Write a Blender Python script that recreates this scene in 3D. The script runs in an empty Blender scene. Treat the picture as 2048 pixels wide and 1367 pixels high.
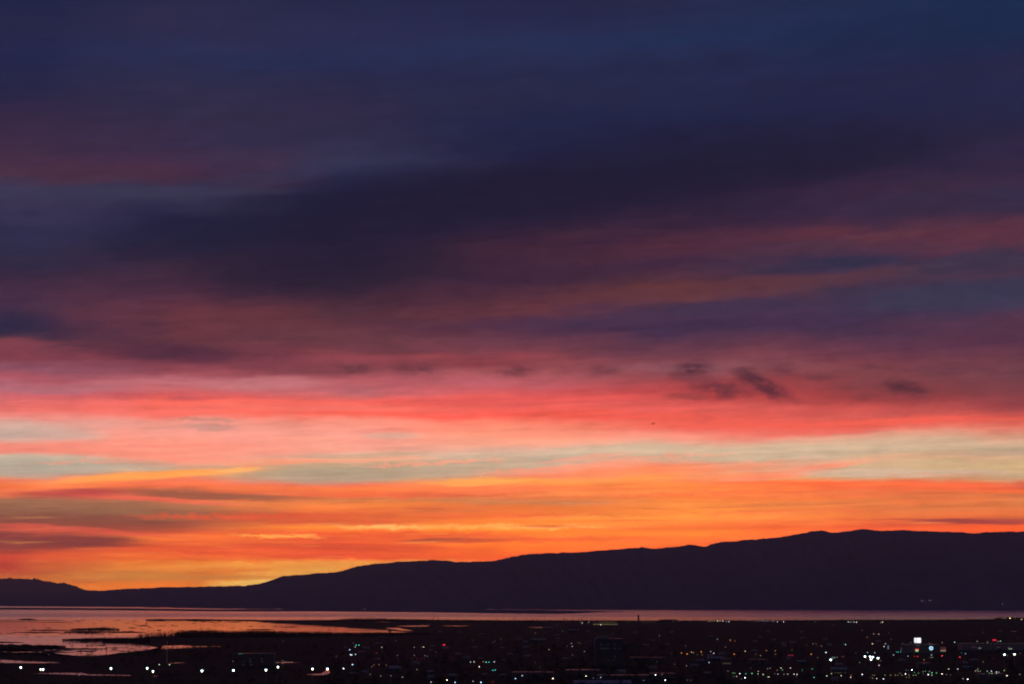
import bpy, bmesh, math, random
from mathutils import Vector, Matrix
from mathutils.geometry import tessellate_polygon
from mathutils.bvhtree import BVHTree

random.seed(7)
scene = bpy.context.scene
COL = scene.collection

# ------------------------------------------------------------------ camera
F = 4265.0                      # focal length in photo pixels (2048 wide)
CAM_H = 110.0                   # metres above the lake
PITCH = math.atan((1196.0 - 683.5) / F)
cam_data = bpy.data.cameras.new("camera")
cam_data.sensor_width = 36.0
cam_data.lens = 36.0 * F / 2048.0
cam_data.clip_start = 1.0
cam_data.clip_end = 300000.0
cam = bpy.data.objects.new("camera", cam_data)
COL.objects.link(cam)
cam.location = (0, 0, CAM_H)
cam.rotation_euler = (math.radians(90) + PITCH, 0, 0)
scene.camera = cam
scene.view_settings.view_transform = 'Standard'
scene.view_settings.look = 'None'
scene.view_settings.exposure = 0.0
scene.view_settings.gamma = 1.0
scene.cycles.filter_width = 1.9
scene.cycles.use_denoising = True
scene.cycles.max_bounces = 4
scene.cycles.diffuse_bounces = 2
scene.cycles.glossy_bounces = 3
scene.cycles.volume_bounces = 0
scene.cycles.sample_clamp_indirect = 2.0

CP, SP = math.cos(PITCH), math.sin(PITCH)


def ray(px, py):
    """direction of the line of sight through a point of the photograph"""
    x, y = (px - 1024.0) / F, (683.5 - py) / F
    return Vector((x, CP - y * SP, SP + y * CP)).normalized()


def azel(px, py):
    d = ray(px, py)
    return math.degrees(math.atan2(d.x, d.y)), math.degrees(math.asin(d.z))


def on_level(px, py, z=1.0):
    """point of the plane at height z seen at (px, py)"""
    d = ray(px, py)
    t = (z - CAM_H) / d.z
    return Vector((d.x * t, d.y * t, z))


def at_range(px, py, dist):
    """point on the line of sight at a ground distance"""
    d = ray(px, py)
    t = dist / math.hypot(d.x, d.y)
    return Vector((d.x * t, d.y * t, CAM_H + d.z * t))


def lin(c):
    out = []
    for v in c:
        v = v / 255.0
        out.append(v / 12.92 if v <= 0.04045 else ((v + 0.055) / 1.055) ** 2.4)
    return out


# ------------------------------------------------------------------ sky
# evening sky: cloud deck lit from below the horizon, described by azimuth and
# elevation (degrees).  Columns: photo x -> [(photo y, sRGB)]
SKY = {
    50: [(0, 30, 38, 74), (60, 38, 40, 76), (110, 33, 40, 78), (200, 42, 40, 74), (260, 62, 45, 74), (310, 74, 50, 76),
         (355, 82, 54, 78), (380, 66, 58, 90), (420, 62, 56, 90), (470, 50, 50, 84), (510, 52, 48, 80), (550, 58, 45, 72),
         (590, 75, 50, 78), (620, 66, 48, 76), (640, 48, 42, 76), (660, 44, 40, 74), (674, 66, 48, 72), (688, 120, 62, 78),
         (710, 126, 62, 78), (735, 135, 80, 100), (760, 170, 86, 100), (775, 178, 108, 124), (790, 205, 104, 112),
         (815, 235, 115, 108), (835, 240, 140, 130), (850, 212, 170, 156), (872, 205, 175, 160), (885, 238, 138, 120),
         (905, 240, 140, 120), (915, 208, 190, 165), (935, 180, 172, 150), (950, 200, 150, 110), (958, 240, 130, 90),
         (970, 245, 120, 60), (985, 200, 90, 60), (1000, 168, 120, 80), (1020, 125, 85, 62), (1040, 122, 72, 58),
         (1055, 185, 80, 60), (1065, 130, 66, 56), (1090, 130, 66, 56), (1110, 200, 75, 50), (1140, 195, 75, 50),
         (1160, 210, 120, 55), (1175, 230, 140, 55)],
    340: [(0, 42, 42, 76), (60, 46, 45, 80), (110, 40, 48, 86), (160, 46, 46, 80), (220, 52, 48, 78), (280, 58, 48, 80),
          (330, 80, 50, 76), (355, 80, 50, 74), (375, 62, 54, 84), (400, 56, 54, 84), (430, 40, 40, 74), (470, 38, 38, 70),
          (510, 56, 42, 66), (560, 72, 46, 70), (590, 88, 50, 72), (620, 106, 56, 70), (640, 110, 58, 70), (660, 100, 54, 68),
          (690, 90, 50, 66), (705, 80, 46, 66), (725, 120, 60, 76), (745, 150, 76, 88), (765, 195, 115, 125),
          (780, 200, 105, 110), (795, 215, 90, 90), (805, 250, 110, 95), (830, 252, 122, 108), (842, 238, 155, 140),
          (855, 240, 160, 145), (880, 252, 155, 135), (915, 250, 148, 122), (935, 205, 165, 130), (945, 252, 165, 85),
          (955, 245, 125, 80), (972, 250, 120, 70), (985, 160, 100, 65), (997, 240, 105, 65), (1005, 190, 120, 75),
          (1020, 170, 118, 72), (1040, 175, 90, 55), (1060, 220, 95, 48), (1075, 245, 130, 50), (1090, 205, 85, 45),
          (1100, 240, 105, 50), (1120, 250, 140, 48), (1135, 252, 155, 60), (1150, 220, 150, 65), (1165, 250, 140, 45)],
    680: [(0, 36, 42, 78), (60, 42, 46, 84), (110, 38, 48, 88), (150, 38, 42, 78), (220, 50, 45, 76), (280, 50, 48, 80),
          (320, 56, 56, 88), (340, 48, 50, 84), (380, 34, 36, 72), (430, 34, 32, 60), (500, 40, 34, 58), (550, 46, 36, 58),
          (590, 58, 40, 62), (620, 80, 48, 64), (650, 100, 56, 68), (680, 100, 58, 72), (690, 108, 60, 74), (715, 140, 68, 80),
          (735, 128, 68, 78), (755, 178, 90, 100), (785, 190, 105, 112), (805, 248, 108, 95), (820, 252, 120, 105),
          (832, 255, 102, 85), (845, 252, 150, 130), (870, 255, 165, 145), (900, 245, 160, 138), (910, 215, 175, 150),
          (918, 250, 165, 130), (925, 225, 175, 135), (940, 185, 165, 130), (958, 178, 155, 120), (965, 240, 120, 85),
          (975, 252, 130, 60), (985, 245, 110, 60), (995, 205, 125, 65), (1010, 250, 135, 55), (1025, 215, 100, 48),
          (1045, 210, 95, 48), (1055, 252, 150, 50), (1065, 245, 115, 45), (1080, 215, 85, 45), (1100, 225, 90, 48),
          (1115, 240, 95, 50), (1122, 255, 175, 75), (1135, 252, 140, 50), (1145, 255, 130, 40)],
    1024: [(0, 36, 40, 76), (60, 38, 44, 82), (90, 38, 50, 90), (130, 38, 44, 80), (200, 38, 42, 76), (260, 34, 40, 76),
           (320, 34, 34, 68), (360, 36, 30, 58), (420, 42, 34, 60), (470, 54, 36, 62), (510, 72, 42, 64), (560, 66, 42, 68),
           (600, 95, 52, 68), (622, 106, 58, 70), (645, 78, 50, 78), (660, 90, 54, 76), (700, 115, 62, 78), (720, 140, 64, 76),
           (740, 140, 66, 76), (750, 160, 85, 95), (770, 190, 95, 105), (785, 215, 90, 92), (810, 240, 100, 92),
           (835, 250, 95, 80), (845, 252, 130, 105), (870, 255, 160, 130), (885, 252, 170, 140), (895, 235, 180, 155),
           (910, 205, 180, 155), (925, 200, 178, 155), (935, 240, 165, 135), (950, 252, 145, 105), (960, 255, 165, 75),
           (975, 252, 130, 70), (990, 235, 120, 65), (1002, 215, 125, 65), (1015, 225, 115, 50), (1030, 245, 125, 50),
           (1045, 255, 140, 45), (1052, 255, 165, 65), (1060, 255, 140, 40), (1075, 235, 115, 48), (1085, 255, 130, 40),
           (1100, 255, 120, 40), (1120, 250, 100, 40)],
    1365: [(0, 38, 42, 76), (50, 36, 46, 84), (80, 32, 48, 88), (130, 36, 42, 78), (200, 36, 42, 78), (240, 32, 38, 74),
           (290, 34, 34, 66), (340, 36, 32, 60), (400, 42, 34, 60), (450, 62, 40, 66), (490, 90, 48, 68), (530, 72, 46, 74),
           (560, 92, 54, 70), (575, 112, 62, 66), (595, 108, 62, 72), (612, 76, 54, 80), (640, 76, 54, 84), (660, 66, 48, 80),
           (690, 90, 54, 76), (710, 120, 66, 80), (735, 138, 84, 96), (760, 155, 66, 72), (790, 190, 72, 72),
           (815, 222, 95, 88), (850, 238, 98, 80), (860, 240, 110, 95), (875, 250, 145, 125), (888, 240, 170, 145),
           (895, 208, 180, 150), (915, 205, 178, 148), (928, 245, 150, 115), (940, 255, 145, 100), (955, 255, 155, 80),
           (970, 255, 140, 62), (990, 248, 130, 55), (1005, 255, 150, 60), (1025, 255, 150, 55), (1040, 255, 150, 58),
           (1055, 245, 125, 50), (1070, 255, 140, 45), (1085, 255, 125, 50), (1100, 250, 105, 45)],
    1706: [(0, 32, 46, 84), (50, 30, 46, 86), (100, 32, 44, 82), (160, 36, 40, 76), (220, 34, 38, 74), (270, 38, 36, 68),
           (330, 44, 38, 66), (380, 62, 42, 70), (420, 66, 46, 76), (450, 85, 50, 74), (470, 100, 54, 74), (500, 80, 54, 80),
           (530, 64, 54, 84), (560, 84, 56, 82), (575, 68, 56, 82), (600, 74, 56, 86), (640, 66, 50, 82), (665, 70, 50, 80),
           (690, 98, 56, 78), (720, 120, 62, 74), (745, 125, 66, 74), (780, 135, 62, 66), (800, 165, 68, 70),
           (820, 205, 85, 80), (835, 215, 95, 88), (845, 240, 98, 82), (865, 235, 115, 100), (875, 225, 160, 135),
           (890, 210, 180, 150), (910, 205, 180, 148), (920, 225, 172, 138), (935, 210, 180, 140), (950, 205, 178, 135),
           (957, 225, 150, 100), (965, 252, 115, 60), (975, 250, 110, 55), (985, 235, 120, 65), (1000, 245, 120, 55),
           (1010, 215, 120, 58), (1035, 245, 125, 55), (1048, 225, 95, 48), (1060, 250, 105, 48)],
    1998: [(0, 26, 48, 88), (50, 26, 46, 86), (80, 30, 44, 82), (130, 40, 40, 76), (180, 36, 42, 78), (230, 40, 40, 74),
           (280, 48, 42, 72), (330, 54, 42, 76), (370, 70, 46, 74), (390, 58, 50, 82), (430, 66, 48, 76), (460, 96, 54, 74),
           (490, 100, 56, 76), (510, 66, 56, 84), (545, 78, 58, 82), (590, 62, 62, 92), (650, 88, 56, 80), (690, 78, 48, 76),
           (720, 105, 60, 76), (745, 110, 64, 76), (780, 128, 64, 70), (810, 150, 68, 72), (825, 175, 78, 78),
           (840, 220, 90, 78), (850, 225, 105, 90), (870, 225, 150, 125), (885, 215, 175, 145), (898, 190, 165, 135),
           (910, 205, 165, 130), (930, 208, 178, 130), (955, 205, 170, 120), (965, 210, 110, 70), (975, 205, 90, 58),
           (980, 250, 110, 50), (990, 205, 115, 62), (1010, 215, 120, 60), (1030, 225, 115, 52), (1042, 160, 72, 56),
           (1050, 235, 100, 45), (1062, 252, 100, 40)],
}
# single clouds and streaks: x, y, half length, half height (photo px), tilt, colour, opacity, wispy
CLOUDS = [
    (330, 705, 150, 20, -2, (78, 44, 66), .7, 0), (0, 645, 170, 30, 0, (46, 42, 70), .5, 0),
    (150, 775, 120, 12, 3, (185, 110, 120), .5, 0), (520, 765, 130, 14, 2, (196, 124, 130), .55, 0),
    (680, 690, 190, 12, -3, (88, 52, 68), .45, 0), (860, 660, 160, 12, -2, (92, 50, 66), .4, 0),
    (1330, 582, 250, 15, 4, (106, 60, 68), .35, 1), (1720, 552, 260, 12, 6, (102, 62, 72), .5, 1), (760, 425, 430, 70, 7, (35, 32, 60), .6, 1), (1180, 372, 480, 55, 5, (34, 31, 58), .65, 1), (620, 530, 260, 50, 6, (40, 34, 60), .5, 1), (1500, 300, 420, 60, 3, (33, 34, 64), .5, 1), (1930, 60, 330, 80, 2, (30, 40, 74), .4, 0), (400, 470, 200, 40, 8, (36, 36, 66), .5, 0), (1560, 330, 300, 45, 4, (36, 32, 58), .5, 0), (1900, 380, 170, 40, 12, (62, 46, 70), .5, 1), (1780, 470, 90, 9, 4, (112, 62, 74), .5, 1), (1580, 500, 150, 12, 4, (92, 58, 76), .5, 1), (1930, 520, 130, 16, 10, (62, 58, 86), .6, 1), (1200, 468, 130, 12, 2, (78, 46, 68), .5, 1), (1360, 500, 170, 12, 3, (88, 50, 68), .5, 1),
    (1640, 530, 150, 14, 4, (52, 52, 80), .7, 0), (1950, 590, 240, 30, 4, (60, 60, 90), .7, 0),
    (1290, 648, 190, 18, -2, (66, 48, 78), .6, 0), (1480, 612, 260, 14, 3, (66, 54, 84), .55, 0),
    (1640, 468, 110, 12, 5, (104, 54, 70), .55, 0), (2000, 455, 120, 16, 10, (104, 56, 72), .6, 0),
    (200, 350, 330, 14, -1, (84, 52, 72), .25, 0), (250, 384, 320, 12, 2, (64, 62, 92), .6, 0),
    (560, 350, 160, 16, 10, (58, 56, 88), .5, 0),
    (420, 853, 55, 7, 0, (205, 148, 135), .8, 1), (415, 838, 75, 4, 0, (205, 140, 125), .7, 1),
    (780, 870, 70, 8, 0, (222, 178, 156), .7, 0), (740, 943, 290, 21, 2, (178, 160, 130), .9, 0),
    (950, 930, 190, 16, 2, (196, 172, 142), .7, 0), (720, 911, 130, 5, 2, (205, 165, 135), .7, 0),
    (60, 933, 240, 20, 1, (184, 172, 150), .85, 0), (40, 868, 170, 16, 0, (205, 176, 162), .6, 0),
    (110, 975, 130, 9, 7, (252, 135, 70), .9, 0), (290, 951, 220, 8, 4, (255, 165, 80), .95, 0),
    (470, 939, 50, 4, 5, (255, 185, 105), .8, 0), (130, 985, 110, 9, 1, (180, 70, 62), .8, 0),
    (420, 991, 170, 7, -1, (150, 92, 62), .9, 0), (330, 1000, 160, 5, -3, (240, 105, 72), .8, 0),
    (150, 1022, 360, 26, -1, (142, 100, 66), .75, 0), (200, 1045, 260, 18, -2, (126, 72, 54), .7, 0),
    (170, 1081, 130, 11, -1, (118, 58, 52), .9, 0), (60, 1085, 150, 18, 0, (124, 62, 54), .6, 0),
    (170, 1060, 200, 6, -4, (205, 90, 65), .7, 0), (460, 1085, 200, 8, 0, (235, 115, 50), .6, 0),
    (560, 1152, 150, 16, 7, (255, 194, 88), .9, 1), (510, 1163, 80, 7, 4, (255, 218, 116), .9, 1),
    (640, 1128, 280, 7, 1, (255, 180, 78), .75, 1), (350, 1155, 230, 7, 1, (222, 146, 66), .7, 0),
    (560, 1071, 85, 4, 0, (255, 180, 80), .8, 1), (770, 1053, 90, 4, 0, (255, 188, 96), .85, 1),
    (1050, 1052, 200, 4, 0, (255, 178, 82), .7, 1), (960, 963, 110, 6, 2, (255, 172, 82), .9, 0),
    (910, 1080, 110, 5, 0, (152, 74, 50), .85, 0), (700, 1093, 240, 8, -1, (205, 78, 44), .6, 0),
    (620, 1040, 220, 7, -1, (205, 92, 48), .6, 0), (1000, 1001, 160, 7, -1, (205, 128, 70), .6, 0),
    (1140, 1003, 80, 5, 0, (200, 125, 72), .6, 0), (900, 1018, 120, 5, 0, (205, 115, 58), .5, 0),
    (1250, 1032, 180, 5, 1, (255, 165, 60), .6, 0), (1180, 985, 200, 5, 1, (255, 155, 70), .5, 0),
    (1300, 940, 240, 9, 3, (255, 140, 88), .6, 0), (1590, 942, 150, 8, 7, (255, 146, 112), .8, 0),
    (1480, 952, 150, 8, 3, (255, 140, 90), .6, 0), (1800, 945, 220, 8, -1, (208, 180, 150), .8, 0),
    (1720, 935, 90, 3, 0, (190, 160, 126), .5, 0), (1980, 905, 110, 5, 1, (192, 162, 136), .6, 0),
    (1700, 967, 300, 6, -1, (255, 112, 58), .8, 0), (1930, 1042, 130, 5, -2, (150, 66, 56), .9, 0),
    (1760, 1038, 110, 3, 0, (200, 92, 55), .6, 0), (1850, 1018, 160, 5, 0, (225, 125, 62), .5, 0),
    (1650, 1003, 180, 5, 2, (215, 125, 62), .6, 0), (1350, 1055, 180, 5, 1, (235, 115, 50), .5, 0),
    (1180, 905, 180, 12, 1, (206, 182, 156), .6, 0), (1180, 915, 120, 5, 4, (255, 160, 130), .5, 0),
    (1560, 900, 300, 14, 0, (208, 182, 152), .6, 0), (1270, 830, 260, 9, -2, (244, 96, 78), .5, 0),
    (980, 800, 300, 10, 1, (236, 92, 86), .5, 0), (1700, 845, 260, 7, 1, (240, 98, 80), .5, 0),
    (480, 1030, 220, 5, 1, (225, 88, 48), .6, 1), (820, 1068, 260, 5, 0, (228, 90, 48), .6, 1), (1120, 1078, 220, 5, 1, (238, 100, 50), .6, 1),
    (320, 1115, 260, 6, 0, (235, 100, 50), .5, 1), (560, 1108, 300, 5, -1, (220, 84, 46), .6, 1), (1400, 985, 260, 4, 1, (245, 115, 62), .5, 1),
    (880, 990, 200, 4, 1, (235, 104, 60), .6, 1), (1560, 1022, 200, 4, 1, (240, 110, 58), .5, 1), (1080, 1030, 260, 4, 0, (240, 104, 52), .5, 1),
    (860, 925, 150, 4, 3, (250, 165, 132), .7, 1), (1090, 938, 130, 4, 3, (252, 156, 120), .7, 1), (1330, 912, 160, 4, 2, (246, 168, 138), .6, 1),
    (1500, 925, 120, 3, 4, (240, 166, 134), .6, 1), (560, 925, 110, 4, 3, (252, 150, 112), .6, 1), (180, 922, 110, 3, 2, (240, 160, 132), .6, 1),
    (1880, 948, 120, 3, 0, (222, 160, 118), .5, 1), (380, 890, 200, 5, -1, (252, 146, 124), .5, 1), (1150, 868, 220, 5, 0, (252, 150, 124), .5, 1),
    # the row of small dark puffs
    (1383, 738, 40, 16, 12, (74, 42, 58), .95, 2), (1400, 752, 45, 10, 0, (120, 62, 72), .7, 2),
    (1440, 777, 62, 18, -7, (88, 48, 60), .9, 2), (1375, 792, 46, 8, 0, (128, 62, 66), .7, 2),
    (1500, 752, 32, 14, -18, (82, 46, 60), .9, 2), (1535, 775, 55, 15, -24, (76, 42, 56), .95, 2),
    (1566, 738, 30, 12, 0, (96, 50, 64), .8, 2), (1634, 752, 42, 7, -4, (104, 56, 66), .75, 2),
    (1810, 776, 46, 15, -8, (74, 42, 56), .95, 2), (1748, 735, 36, 7, 0, (96, 54, 66), .6, 2),
    (1690, 774, 20, 8, 0, (118, 60, 64), .6, 2), (1730, 793, 26, 6, 0, (130, 62, 64), .6, 2),
    (712, 738, 38, 11, -2, (96, 54, 66), .9, 2), (832, 737, 50, 13, 0, (100, 54, 66), .85, 2),
    (1032, 742, 46, 11, 4, (104, 54, 66), .8, 2), (1207, 740, 34, 10, 0, (108, 56, 68), .8, 2),
    (960, 715, 60, 10, 0, (108, 58, 72), .5, 2), (1900, 735, 90, 12, 2, (92, 54, 68), .5, 2),
]

world = bpy.data.worlds.new("World")
scene.world = world
world.use_nodes = True
wt = world.node_tree
wt.nodes.clear()


class NT:
    """small node-building helper"""
    def __init__(s, tree):
        s.t = tree

    def n(s, kind, **kw):
        node = s.t.nodes.new(kind)
        for k, v in kw.items():
            setattr(node, k, v)
        return node

    def link(s, a, b):
        s.t.links.new(a, b)

    def put(s, sock, v):
        if hasattr(v, "is_output"):
            s.t.links.new(v, sock)
        else:
            sock.default_value = v

    def math(s, op, a, b=0.0, clamp=False):
        m = s.n('ShaderNodeMath', operation=op)
        m.use_clamp = clamp
        s.put(m.inputs[0], a)
        s.put(m.inputs[1], b)
        return m.outputs[0]

    def rng(s, v, a, b, c=0.0, d=1.0, kind='LINEAR'):
        m = s.n('ShaderNodeMapRange', interpolation_type=kind)
        s.put(m.inputs[0], v)
        for i, x in enumerate((a, b, c, d)):
            m.inputs[i + 1].default_value = x
        return m.outputs[0]

    def comb(s, x, y, z=0.0):
        m = s.n('ShaderNodeCombineXYZ')
        s.put(m.inputs[0], x)
        s.put(m.inputs[1], y)
        s.put(m.inputs[2], z)
        return m.outputs[0]

    def noise(s, vec, scale=1.0, detail=3.0, rough=0.5):
        m = s.n('ShaderNodeTexNoise')
        s.put(m.inputs['Vector'], vec)
        m.inputs['Scale'].default_value = scale
        m.inputs['Detail'].default_value = detail
        m.inputs['Roughness'].default_value = rough
        return m.outputs['Fac']

    def mix(s, f, a, b):
        m = s.n('ShaderNodeMix', data_type='RGBA')
        s.put(m.inputs[0], f)
        s.put(m.inputs[6], a)
        s.put(m.inputs[7], b)
        return m.outputs[2]

    def ramp(s, fac, stops, interp='LINEAR'):
        m = s.n('ShaderNodeValToRGB')
        s.put(m.inputs[0], fac)
        r = m.color_ramp
        r.interpolation = interp
        stops = sorted(stops)
        while len(stops) > 32:          # a ramp holds 32 colours: drop the one that is missed least
            def miss(i):
                (p0, c0), (p1, c1), (p2, c2) = stops[i - 1:i + 2]
                t = (p1 - p0) / max(1e-6, p2 - p0)
                return sum(abs(a + (c - a) * t - m_) for a, m_, c in zip(c0, c1, c2)) * (p2 - p0)
            stops.pop(min(range(1, len(stops) - 1), key=miss))
        r.elements[0].position, r.elements[1].position = stops[0][0], stops[-1][0]
        r.elements[0].color, r.elements[1].color = (*stops[0][1], 1), (*stops[-1][1], 1)
        for p, c in stops[1:-1]:
            e = r.elements.new(p)
            e.color = (*c, 1)
        return m.outputs[0]


def build_sky():
    b = NT(wt)
    tc = b.n('ShaderNodeTexCoord')
    sep = b.n('ShaderNodeSeparateXYZ')
    b.link(tc.outputs['Generated'], sep.inputs[0])
    az = b.math('MULTIPLY', b.math('ARCTAN2', sep.outputs[0], sep.outputs[1]), 180 / math.pi)
    el = b.math('MULTIPLY', b.math('ARCSINE', sep.outputs[2]), 180 / math.pi)
    el0 = el
    sl = b.math('SUBTRACT', el, b.math('MULTIPLY', az, b.rng(el, 2, 9, .012, .075)))
    # wind-drawn distortion of the cloud layers
    n1 = b.noise(b.comb(b.math('MULTIPLY', az, .22), b.math('MULTIPLY', sl, .9)), 1, 4, .55)
    n2 = b.noise(b.comb(b.math('MULTIPLY', az, .5), b.math('MULTIPLY', sl, 3.2), 7.3), 1, 4, .6)
    n3 = b.noise(b.comb(b.math('MULTIPLY', az, .35), b.math('MULTIPLY', sl, .7), 3.1), 1, 4, .5)
    amp = b.rng(el, 1, 9, .35, 1.5)
    dv = b.math('MULTIPLY', b.math('ADD', b.math('MULTIPLY', b.math('SUBTRACT', n1, .5), .75),
                                   b.math('MULTIPLY', b.math('SUBTRACT', n2, .5), .30)), amp)
    v = b.math('ADD', el, dv)
    u = b.math('ADD', az, b.math('MULTIPLY', b.math('SUBTRACT', n3, .5), 5.0))
    LO, MID, HI = 0.0, azel(1024, 655)[1], azel(1024, -60)[1]
    flo = b.rng(v, LO, MID)
    fhi = b.rng(v, MID, HI)
    lo = hi = None
    pu = None
    for px in sorted(SKY):
        lows, highs = [], []
        for py, r, g, bl in SKY[px]:
            e = azel(px, py)[1]
            c = lin((r, g, bl))
            if py >= 655:
                lows.append(((e - LO) / (MID - LO), c))
            else:
                highs.append(((e - MID) / (HI - MID), c))
        ymin = min(s[0] for s in SKY[px] if s[0] >= 655)
        edge = [s for s in SKY[px] if s[0] < 655][-1]
        nxt = [s for s in SKY[px] if s[0] >= 655][0]
        t = (655 - edge[0]) / (nxt[0] - edge[0])
        mid = lin([edge[i] + (nxt[i] - edge[i]) * t for i in (1, 2, 3)])
        lows.append((1.0, mid))
        highs.append((0.0, mid))
        cl = b.ramp(flo, lows)
        ch = b.ramp(fhi, highs)
        cu = azel(px, 683)[0]
        if lo is None:
            lo, hi = cl, ch
        else:
            f = b.rng(u, pu, cu)
            lo, hi = b.mix(f, lo, cl), b.mix(f, hi, ch)
        pu = cu
    col = b.mix(b.rng(v, MID - .02, MID + .02), lo, hi)
    # single clouds and streaks; each in its own stretched frame
    vec0 = b.comb(b.math('ADD', az, b.math('MULTIPLY', b.math('SUBTRACT', n3, .5), 1.6)),
                  b.math('ADD', el, b.math('MULTIPLY', b.math('SUBTRACT', n2, .5), .22)))
    q1 = b.noise(b.comb(b.math('MULTIPLY', az, 1.6), b.math('MULTIPLY', el, 3.4), 1.7), 1.6, 6, .65)
    q2 = b.noise(b.comb(b.math('MULTIPLY', az, 1.6), b.math('MULTIPLY', el, 3.4), 9.1), 1.6, 6, .65)
    vec2 = b.comb(b.math('ADD', az, b.math('MULTIPLY', b.math('SUBTRACT', q1, .5), .55)),
                  b.math('ADD', el, b.math('MULTIPLY', b.math('SUBTRACT', q2, .5), .42)))
    rag = b.rng(b.noise(b.comb(b.math('MULTIPLY', az, 3.0), b.math('MULTIPLY', el, 6.5), 4.4), 1, 6, .65), .3, .52, .42, 1.0, 'SMOOTHSTEP')
    for (px, py, a, h, tilt, c, op, wisp) in CLOUDS:
        cu, cv = azel(px, py)
        mp = b.n('ShaderNodeMapping', vector_type='TEXTURE')
        b.link(vec2 if wisp else vec0, mp.inputs[0])
        k = 1.35 if wisp < 2 else 1.3
        mp.inputs['Location'].default_value = (cu, cv, 0)
        mp.inputs['Rotation'].default_value = (0, 0, math.radians(tilt))
        k = k * 1.2 if wisp == 2 else k
        mp.inputs['Scale'].default_value = (a / 74.4 * k, h / 74.4 * k, 1)
        gr = b.n('ShaderNodeTexGradient', gradient_type='SPHERICAL')
        b.link(mp.outputs[0], gr.inputs[0])
        f = b.rng(gr.outputs['Fac'], 0, .62 if wisp < 2 else .9, 0, op, 'SMOOTHSTEP')
        if wisp == 2:
            f = b.math('MULTIPLY', f, b.math('MULTIPLY', rag, .9))
        col = b.mix(f, col, (*lin(c), 1))
    # thin filaments of cloud: bright yellow and brown-red ones low down, rosy and grey ones above
    f1 = b.noise(b.comb(b.math('MULTIPLY', az, .34), b.math('MULTIPLY', sl, 9.5), 12.0), 1, 6, .6)
    f2 = b.noise(b.comb(b.math('MULTIPLY', az, .30), b.math('MULTIPLY', sl, 8.0), 31.0), 1, 6, .6)
    low = b.ramp(b.rng(el, 0, 8), [(0, (1,) * 3), (.36, (1,) * 3), (.42, (.12,) * 3), (.6, (0,) * 3)])
    mid = b.ramp(b.rng(el, 0, 16), [(.2, (0,) * 3), (.24, (.7,) * 3), (.4, (1,) * 3), (.6, (.5,) * 3), (.75, (0,) * 3)])
    col = b.mix(b.math('MULTIPLY', low, b.rng(f1, .56, .76, 0, .4, 'SMOOTHSTEP')), col, (*lin((255, 178, 88)), 1))
    col = b.mix(b.math('MULTIPLY', low, b.rng(f2, .55, .74, 0, .65, 'SMOOTHSTEP')), col, (*lin((196, 86, 52)), 1))
    dk = b.n('ShaderNodeVectorMath', operation='MULTIPLY')
    b.link(col, dk.inputs[0])
    dk.inputs[1].default_value = (.62, .68, .8)
    lt = b.n('ShaderNodeVectorMath', operation='MULTIPLY')
    b.link(col, lt.inputs[0])
    lt.inputs[1].default_value = (1.32, 1.16, 1.08)
    f3 = b.noise(b.comb(b.math('MULTIPLY', az, .42), b.math('MULTIPLY', sl, 3.6), 45.0), 1, 7, .62)
    f4 = b.noise(b.comb(b.math('MULTIPLY', az, .5), b.math('MULTIPLY', sl, 3.0), 57.0), 1, 7, .62)
    col = b.mix(b.math('MULTIPLY', mid, b.rng(f3, .52, .76, 0, .5, 'SMOOTHSTEP')), col, dk.outputs[0])
    col = b.mix(b.math('MULTIPLY', mid, b.rng(f4, .52, .76, 0, .45, 'SMOOTHSTEP')), col, lt.outputs[0])
    # fine streaks and mottling of the cloud layer itself
    s1 = b.noise(b.comb(b.math('MULTIPLY', az, .28), b.math('MULTIPLY', sl, 7.5), 2.2), 1, 4, .6)
    s2 = b.noise(b.comb(b.math('MULTIPLY', az, .8), b.math('MULTIPLY', sl, 2.2), 5.0), 1, 5, .6)
    g = b.math('ADD', b.math('MULTIPLY', b.math('SUBTRACT', s1, .5), b.rng(el, 1, 8, .55, .22)),
               b.math('MULTIPLY', b.math('SUBTRACT', s2, .5), .35))
    s3 = b.noise(b.comb(b.math('MULTIPLY', az, 1.9), b.math('MULTIPLY', sl, 4.6), 8.0), 1, 7, .68)
    s4 = b.noise(b.comb(b.math('MULTIPLY', az, .9), b.math('MULTIPLY', sl, 15.0), 3.0), 1, 6, .65)
    g = b.math('ADD', g, b.math('MULTIPLY', b.math('SUBTRACT', s3, .5), b.ramp(b.rng(el, 0, 16), [(0, (.08,) * 3), (.22, (.2,) * 3), (.38, (.42,) * 3), (.62, (.42,) * 3), (.8, (.22,) * 3), (1, (.15,) * 3)])))
    g = b.math('ADD', g, b.math('MULTIPLY', b.math('SUBTRACT', s4, .5), b.ramp(b.rng(el, 0, 16), [(0, (.42,) * 3), (.25, (.28,) * 3), (.45, (.1,) * 3), (1, (.04,) * 3)])))
    g = b.math('ADD', 1.0, g)
    vm = b.n('ShaderNodeVectorMath', operation='SCALE')
    b.link(col, vm.inputs[0])
    b.put(vm.inputs['Scale'], g)
    col = vm.outputs[0]
    # gain by elevation: offsets the haze dimming the low sky, tints each band
    gains = [(1110, 2.1, 1.72, 1.5), (1060, 1.78, 1.48, 1.65), (1025, 1.52, 1.37, 1.68), (980, 1.39, 1.29, 1.55), (945, 1.32, 1.25, 1.3),
             (905, 1.28, 1.24, 1.22), (860, 1.21, 1.14, 1.12), (815, 1.15, 1.11, 1.09), (740, 1.18, 1.12, 1.04), (690, 1.2, 1.12, .98), (640, 1.02, .96, .9),
             (580, .87, .86, .81), (430, .8, .85, .82), (300, .87, .88, .86), (180, 1.0, .95, .9), (50, 1.02, .96, .91)]
    gm = b.ramp(b.rng(el, 0, 16.5), [(azel(1024, y)[1] / 16.5, (r / 3, g_ / 3, b_ / 3)) for y, r, g_, b_ in gains])
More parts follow.
